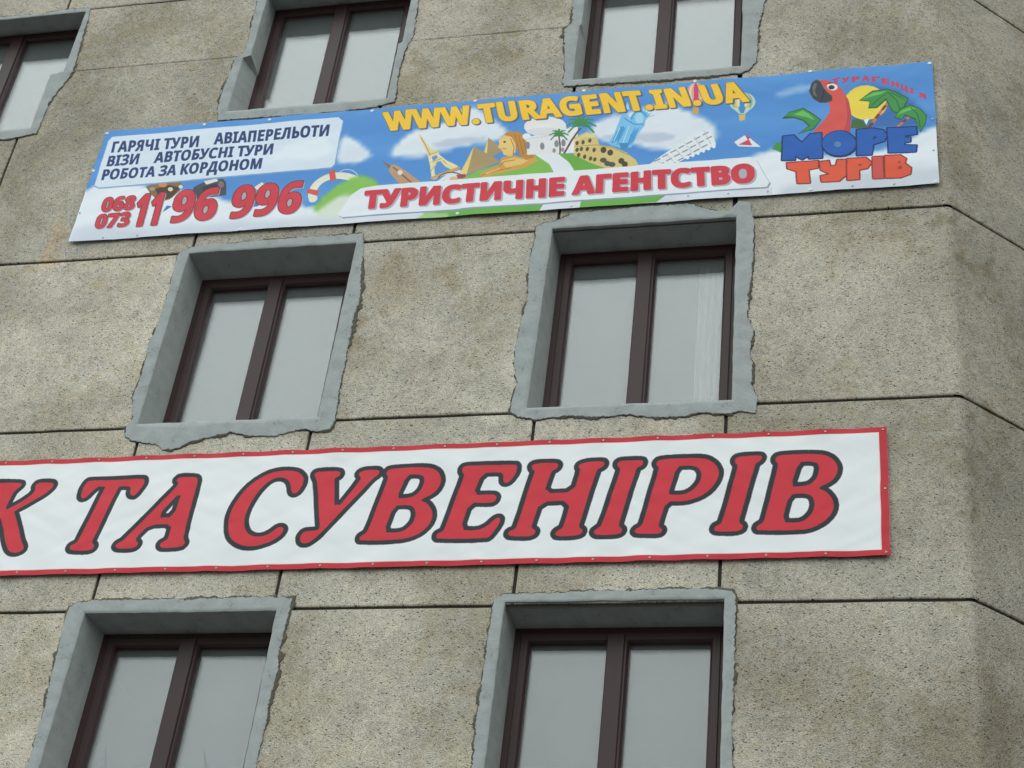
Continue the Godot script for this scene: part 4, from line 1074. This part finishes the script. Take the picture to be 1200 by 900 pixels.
	["poly", "#86a2cc", [50,138,81,84,2367,74,2422,131,2441,708,2412,743,135,781,74,748]],
	["poly", "#dfe8f5", [55,139,85,84,2358,73,2413,124,2431,691,2405,726,131,764,74,731]],
	["soft", "#eaf0f8", [1721,563,1933,364,2338,296,2380,631], 14],
	["text", "ГАРЯЧІ ТУРИ", "#22366f", 6, [130,300,1016,320,115,154], "", 0, ""],
	["text", "АВІАПЕРЕЛЬОТИ", "#22366f", 6, [1173,303,2303,309,1161,156], "", 0, ""],
	["text", "ВІЗИ", "#22366f", 6, [134,486,445,481,123,348], "", 0, ""],
	["text", "АВТОБУСНІ ТУРИ", "#22366f", 6, [609,485,1791,493,600,349], "", 0, ""],
	["text", "РОБОТА ЗА КОРДОНОМ", "#22366f", 6, [126,664,1715,673,118,529], "", 0, ""],
	["text", "068", "#d63746", 9, [231,1080,550,1077,221,911], "#6e2733", 6, "#b9aab4"],
	["text", "073", "#d63746", 9, [222,1288,546,1280,212,1122], "#6e2733", 6, "#b9aab4"],
	["text", "11", "#d63746", 16, [592,1295,826,1288,579,901], "#6e2733", 8, "#b9aab4"],
	["text", "96", "#d63746", 15, [956,1273,1379,1274,942,892], "#6e2733", 8, "#b9aab4"],
	["text", "996", "#d63746", 15, [1527,1271,2184,1262,1521,893], "#6e2733", 8, "#b9aab4"],
	["poly", "#8f9cb5", [2588,1345,2669,1114,2752,1038,2901,1021,5636,1004,6213,1002,6264,1032,6384,1312,6363,1360,5652,1367,2633,1375]],
	["poly", "#eef0f6", [2573,1328,2653,1096,2737,1020,2886,1002,5624,987,6201,984,6253,1015,6373,1295,6352,1343,5641,1350,2618,1357]],
	["text", "ТУРИСТИЧНЕ АГЕНТСТВО", "#d63746", 24, [2806,1272,6244,1278,2793,1067], "", 0, "#b3b0bd"],
	["text", "WWW.TURAGENT.IN.UA", "#ffca36", 20, [2867,304,6171,301,2798,66], "#8a6a2a", 5, "#4a5f8a"],
	["soft", "#3a6fb4", [7027,302,7198,217,7378,273,7553,416,7686,671,7635,800,7118,727,7048,601], 16],
	["poly", "#f7d94e", [7361,460,7352,520,7328,574,7291,615,7244,642,7192,650,7139,640,7090,611,7049,568,7019,512,7004,450,7004,387,7021,328,7052,279,7095,244,7145,226,7199,228,7252,249,7297,286,7333,336,7355,396]],
	["poly", "#3f6a3c", [7060,635,7120,626,7178,700,7189,752,7047,737]],
	["poly", "#f4f4f4", [7158,647,7205,638,7178,713]],
	["line", "#d0785a", [7368,450,7339,500], 28],
	["line", "#7a3c30", [7339,500,7310,550], 28],
	["line", "#d0785a", [7310,550,7282,600], 28],
	["line", "#7a3c30", [7282,600,7254,650], 28],
	["line", "#d0785a", [7254,650,7226,700], 28],
	["line", "#7a3c30", [7226,700,7197,749], 28],
	["line", "#d0785a", [7536,651,7506,684], 24],
	["line", "#7a3c30", [7506,684,7476,715], 24],
	["line", "#d0785a", [7476,715,7445,748], 24],
	["poly", "#24603a", [7123,408,7239,298,7365,286,7442,333,7541,423,7512,506,7470,606,7397,579,7350,427,7271,515,7199,514,7212,432]],
	["poly", "#3f9448", [7135,402,7245,310,7365,298,7436,341,7529,431,7503,496,7465,595,7406,568,7353,401,7265,500,7208,498,7221,422]],
	["poly", "#6cc05a", [7147,395,7250,323,7359,315,7316,344,7231,370]],
	["line", "#24603a", [7376,335,7439,437,7460,552], 8],
	["line", "#24603a", [7364,342,7291,403,7230,474], 8],
	["line", "#24603a", [7400,337,7470,398,7511,446], 8],
	["poly", "#24603a", [7410,648,7460,540,7550,502,7625,555,7683,654,7666,760,7624,843,7582,693,7502,630,7469,681]],
	["poly", "#3f9448", [7419,638,7466,550,7550,514,7619,563,7675,657,7660,753,7622,824,7587,677,7502,613,7472,668]],
	["poly", "#6cc05a", [7435,618,7477,566,7549,531,7596,559,7530,577]],
	["line", "#24603a", [7549,536,7605,628,7624,783], 8],
	["poly", "#24603a", [6466,552,6528,476,6650,438,6729,516,6802,607,6738,712,6598,757,6694,668,6645,599,6566,555]],
	["poly", "#3f9448", [6483,524,6531,483,6650,452,6721,526,6791,609,6733,700,6618,742,6712,666,6651,584,6566,536]],
	["poly", "#6cc05a", [6565,511,6644,469,6699,526,6748,601,6675,558]],
	["poly", "#3f9448", [6386,904,6423,840,6466,836,6467,963]],
	["poly", "#e2564e", [6778,112,6858,128,6931,181,6991,271,7036,391,7055,567,7044,770,7022,836,6808,813,6736,737,6820,626,6871,528,6876,451,6851,369,6833,217]],
	["poly", "#c8434a", [7009,335,7036,391,7055,567,7044,770,7022,836,6975,831,7024,597]],
	["poly", "#3c3e46", [6698,245,6720,141,6759,106,6794,136,6823,216,6863,283,6896,326,6899,383,6847,401,6790,394,6733,338]],
	["poly", "#6e6a66", [6725,204,6747,145,6766,165,6747,242,6772,325,6735,289]],
	["line", "#24252c", [6827,234,6823,299,6799,385], 9],
	["poly", "#f4f2f2", [6942,230,6938,242,6930,251,6919,257,6907,259,6893,256,6880,249,6868,239,6859,226,6853,212,6851,198,6853,184,6859,173,6868,166,6880,162,6893,162,6907,168,6919,177,6930,188,6938,201,6942,216]],
	["poly", "#2a3340", [6917,222,6916,229,6913,236,6907,241,6900,244,6892,245,6884,244,6877,240,6871,234,6866,227,6864,219,6864,211,6866,204,6871,198,6877,194,6885,192,6893,192,6900,195,6907,199,6913,206,6916,214]],
	["poly", "#a8383e", [6839,182,6870,155,6919,165,6955,213,6907,174,6864,176]],
	["line", "#0f2b60", [6481,769,6567,762,6640,862,6712,763,6802,762,6810,1057,6701,1054,6695,1017,6641,1056,6587,1012,6582,1055,6474,1051,6481,769], 24],
	["poly", "#0f2b60", [6488,784,6575,777,6648,877,6719,778,6809,776,6817,1071,6708,1068,6702,1031,6649,1070,6595,1026,6589,1069,6482,1065]],
	["poly", "#1f5fb8", [6481,769,6567,762,6640,862,6712,763,6802,762,6810,1057,6701,1054,6695,1017,6641,1056,6587,1012,6582,1055,6474,1051]],
	["poly", "#0f2b60", [7105,929,7098,975,7078,1016,7047,1048,7008,1067,6964,1073,6919,1065,6877,1043,6842,1010,6817,968,6803,921,6803,873,6817,828,6843,791,6878,764,6921,751,6966,752,7010,767,7049,796,7080,835,7099,880]],
	["poly", "#1f5fb8", [7090,919,7083,960,7065,997,7036,1025,7000,1043,6960,1048,6918,1040,6880,1021,6847,991,6824,954,6812,911,6812,868,6824,827,6848,795,6881,771,6920,759,6962,760,7003,774,7038,800,7066,834,7084,875]],
	["poly", "#5f86a8", [6967,917,6965,927,6962,936,6956,942,6948,947,6940,948,6932,946,6924,942,6917,935,6913,926,6910,916,6910,906,6913,897,6918,889,6924,883,6932,881,6941,881,6949,884,6956,890,6962,898,6966,907]],
	["line", "#0f2b60", [7100,760,7236,757,7318,783,7350,845,7327,910,7233,945,7219,1066,7100,1061,7100,760], 24],
	["poly", "#0f2b60", [7107,774,7243,771,7325,797,7357,859,7334,924,7240,959,7226,1080,7106,1075]],
	["poly", "#1f5fb8", [7100,760,7236,757,7318,783,7350,845,7327,910,7233,945,7219,1066,7100,1061]],
	["poly", "#173b78", [7229,858,7258,841,7264,870,7234,895]],
	["line", "#0f2b60", [7354,765,7589,775,7593,856,7495,862,7494,885,7538,890,7537,940,7490,944,7485,972,7588,989,7579,1060,7359,1051,7354,765], 24],
	["poly", "#0f2b60", [7361,780,7595,789,7600,870,7501,876,7501,900,7545,904,7543,954,7497,958,7491,986,7594,1003,7586,1074,7366,1065]],
	["poly", "#1f5fb8", [7354,765,7589,775,7593,856,7495,862,7494,885,7538,890,7537,940,7490,944,7485,972,7588,989,7579,1060,7359,1051]],
	["line", "#8a3028", [6517,1085,6778,1087,6774,1169,6698,1178,6709,1334,6608,1331,6601,1193,6523,1152,6517,1085], 24],
	["poly", "#8a3028", [6524,1099,6785,1101,6781,1182,6705,1192,6716,1348,6615,1345,6608,1206,6530,1166]],
	["poly", "#ea5a3c", [6517,1085,6778,1087,6774,1169,6698,1178,6709,1334,6608,1331,6601,1193,6523,1152]],
	["line", "#8a3028", [6790,1100,6866,1097,6878,1162,6925,1159,6937,1097,7008,1101,7006,1281,6947,1341,6807,1334,6801,1265,6878,1253,6801,1196,6790,1100], 24],
	["poly", "#8a3028", [6797,1114,6873,1111,6885,1176,6932,1173,6944,1111,7015,1115,7013,1295,6954,1355,6814,1347,6808,1279,6885,1266,6808,1210]],
	["poly", "#ea5a3c", [6790,1100,6866,1097,6878,1162,6925,1159,6937,1097,7008,1101,7006,1281,6947,1341,6807,1334,6801,1265,6878,1253,6801,1196]],
	["line", "#8a3028", [7019,1092,7172,1095,7217,1156,7184,1217,7114,1230,7112,1334,7017,1338,7019,1092], 24],
	["poly", "#8a3028", [7026,1106,7179,1109,7224,1168,7190,1231,7121,1244,7119,1347,7024,1352]],
	["poly", "#ea5a3c", [7019,1092,7172,1095,7217,1156,7184,1217,7114,1230,7112,1334,7017,1338]],
	["line", "#9c4038", [7228,1094,7306,1093,7309,1337,7226,1338,7228,1094], 24],
	["poly", "#9c4038", [7235,1108,7313,1107,7315,1351,7232,1351]],
	["poly", "#d9534e", [7228,1094,7306,1093,7309,1337,7226,1338]],
	["line", "#8a3028", [7329,1087,7451,1087,7499,1135,7485,1185,7534,1244,7525,1309,7444,1342,7324,1338,7329,1087], 24],
	["poly", "#8a3028", [7336,1101,7458,1101,7505,1148,7492,1199,7541,1257,7532,1322,7451,1355,7330,1352]],
	["poly", "#ea5a3c", [7329,1087,7451,1087,7499,1135,7485,1185,7534,1244,7525,1309,7444,1342,7324,1338]],
	["poly", "#9c4038", [7432,1160,7455,1159,7452,1182,7431,1183]],
	["poly", "#9c4038", [7430,1217,7465,1216,7456,1248,7430,1248]],
	["poly", "#9c4038", [7112,1164,7142,1160,7129,1186,7112,1187]],
	["text", "Т", "#c9476a", 8, [6898,180,6959,168,6898,120], "", 0, ""],
	["text", "У", "#c9476a", 8, [6980,176,7041,170,6980,115], "", 0, ""],
	["text", "Р", "#c9476a", 8, [7069,169,7130,170,7069,109], "", 0, ""],
	["text", "А", "#c9476a", 8, [7154,169,7214,176,7155,108], "", 0, ""],
	["text", "Г", "#c9476a", 8, [7238,186,7299,199,7240,125], "", 0, ""],
	["text", "Е", "#c9476a", 8, [7320,217,7380,236,7321,157], "", 0, ""],
	["text", "Н", "#c9476a", 8, [7401,258,7460,284,7402,199], "", 0, ""],
	["text", "Ц", "#c9476a", 8, [7481,306,7540,338,7483,247], "", 0, ""],
	["text", "І", "#c9476a", 8, [7556,357,7585,376,7558,298], "", 0, ""],
	["text", "Я", "#c9476a", 8, [7623,413,7681,456,7625,355], "", 0, ""],
]
const TRAVEL_EYELETS := [0.018, 0.030, 1.019, 0.026, 1.674, 0.030, 2.683, 0.025, 3.670, 0.009, 4.684, -0.004, 5.692, -0.005, 6.710, -0.001, 7.730, 0.024, 7.729, 0.707, 7.722, 1.065, 7.729, 1.420, 7.394, 1.412, 7.056, 1.409, 6.714, 1.416, 6.361, 1.402, 6.032, 1.401, 5.693, 1.394, 4.687, 1.412, 3.681, 1.416, 1.665, 1.424, 0.672, 1.412, 0.336, 1.416, 0.015, 1.077, 0.009, 0.534]
# outlines of the patched plaster round the windows, metres on the facade
const PATCH := {
	"M1": [-0.123, 11.648, -0.090, 11.717, 0.034, 11.748, 0.600, 11.764, 1.015, 11.771, 1.490, 11.772, 1.600, 11.773, 1.618, 11.661, 1.636, 11.551, 1.646, 11.393, 1.683, 11.119, 1.693, 10.967, 1.672, 10.818, 1.678, 10.559, 1.679, 10.288, 1.678, 10.075, 1.692, 9.737, 1.665, 9.645, 1.546, 9.625, 1.445, 9.663, 1.348, 9.634, 1.202, 9.598, 0.980, 9.607, 0.829, 9.657, 0.680, 9.624, 0.469, 9.569, 0.393, 9.513, 0.253, 9.501, 0.170, 9.565, 0.061, 9.578, -0.053, 9.609, -0.118, 9.655, -0.145, 9.761, -0.099, 9.820, -0.154, 10.072, -0.133, 10.298, -0.147, 10.670, -0.113, 10.858, -0.111, 10.983, -0.110, 11.316],
	"M2": [3.154, 11.704, 3.194, 11.750, 3.312, 11.769, 3.461, 11.846, 3.675, 11.862, 4.100, 11.874, 4.464, 11.876, 4.647, 11.784, 4.855, 11.754, 4.887, 11.868, 4.973, 11.840, 5.014, 11.596, 5.015, 11.239, 4.995, 10.902, 4.982, 10.601, 5.032, 10.458, 5.011, 10.210, 5.033, 10.133, 5.028, 9.919, 5.079, 9.791, 5.069, 9.645, 4.959, 9.669, 4.823, 9.645, 4.639, 9.674, 4.523, 9.638, 4.232, 9.644, 4.090, 9.679, 3.850, 9.662, 3.618, 9.689, 3.362, 9.664, 3.197, 9.701, 3.140, 9.745, 3.142, 9.863, 3.164, 10.040, 3.115, 10.242, 3.110, 10.427, 3.129, 10.650, 3.156, 10.876, 3.138, 11.346, 3.158, 11.586],
	"L1": [-0.178, 7.997, -0.157, 8.049, -0.106, 8.074, 0.018, 8.092, 0.493, 8.094, 0.775, 8.089, 1.119, 8.099, 1.483, 8.098, 1.642, 8.082, 1.643, 7.970, 1.632, 7.854, 1.627, 7.639, 1.648, 7.428, 1.632, 7.242, 1.642, 7.059, 1.634, 6.906, 1.629, 6.709, 1.626, 6.327, 1.538, 6.005, 0.844, 5.966, -0.121, 5.946, -0.167, 6.140, -0.132, 6.696, -0.134, 7.196, -0.155, 7.437, -0.159, 7.625, -0.173, 7.877],
	"L2": [3.202, 8.047, 3.268, 8.091, 3.649, 8.096, 3.962, 8.107, 4.378, 8.107, 4.702, 8.120, 4.934, 8.088, 4.964, 8.038, 4.967, 7.696, 4.967, 7.365, 4.966, 6.982, 4.979, 6.735, 4.995, 6.375, 4.993, 6.074, 4.121, 6.034, 3.207, 6.015, 3.190, 6.198, 3.197, 6.721, 3.188, 7.042, 3.192, 7.373, 3.194, 7.715, 3.199, 7.904],
	"U0": [-3.450, 15.250, -3.420, 14.300, -3.500, 14.200, -3.500, 13.500, -3.450, 13.360, -2.600, 13.330, -2.272, 13.342, -2.010, 13.386, -1.993, 13.826, -1.882, 14.157, -1.860, 14.292, -1.925, 15.216, -2.100, 15.225, -2.600, 15.210, -3.000, 15.215],
	"U1": [-0.060, 15.300, -0.060, 15.090, -0.031, 14.292, -0.123, 14.217, -0.153, 13.656, -0.140, 13.478, -0.105, 13.359, 0.400, 13.350, 1.127, 13.343, 1.450, 13.370, 1.630, 13.420, 1.640, 13.460, 1.616, 13.862, 1.649, 14.216, 1.689, 14.296, 1.669, 14.855, 1.690, 15.270, 0.800, 15.270],
	"U2": [3.220, 15.270, 3.231, 14.640, 3.244, 14.299, 3.177, 14.224, 3.237, 13.634, 3.220, 13.500, 3.250, 13.440, 4.180, 13.413, 4.831, 13.422, 4.934, 13.457, 4.992, 13.569, 5.000, 14.010, 5.055, 14.389, 5.040, 15.270],
}
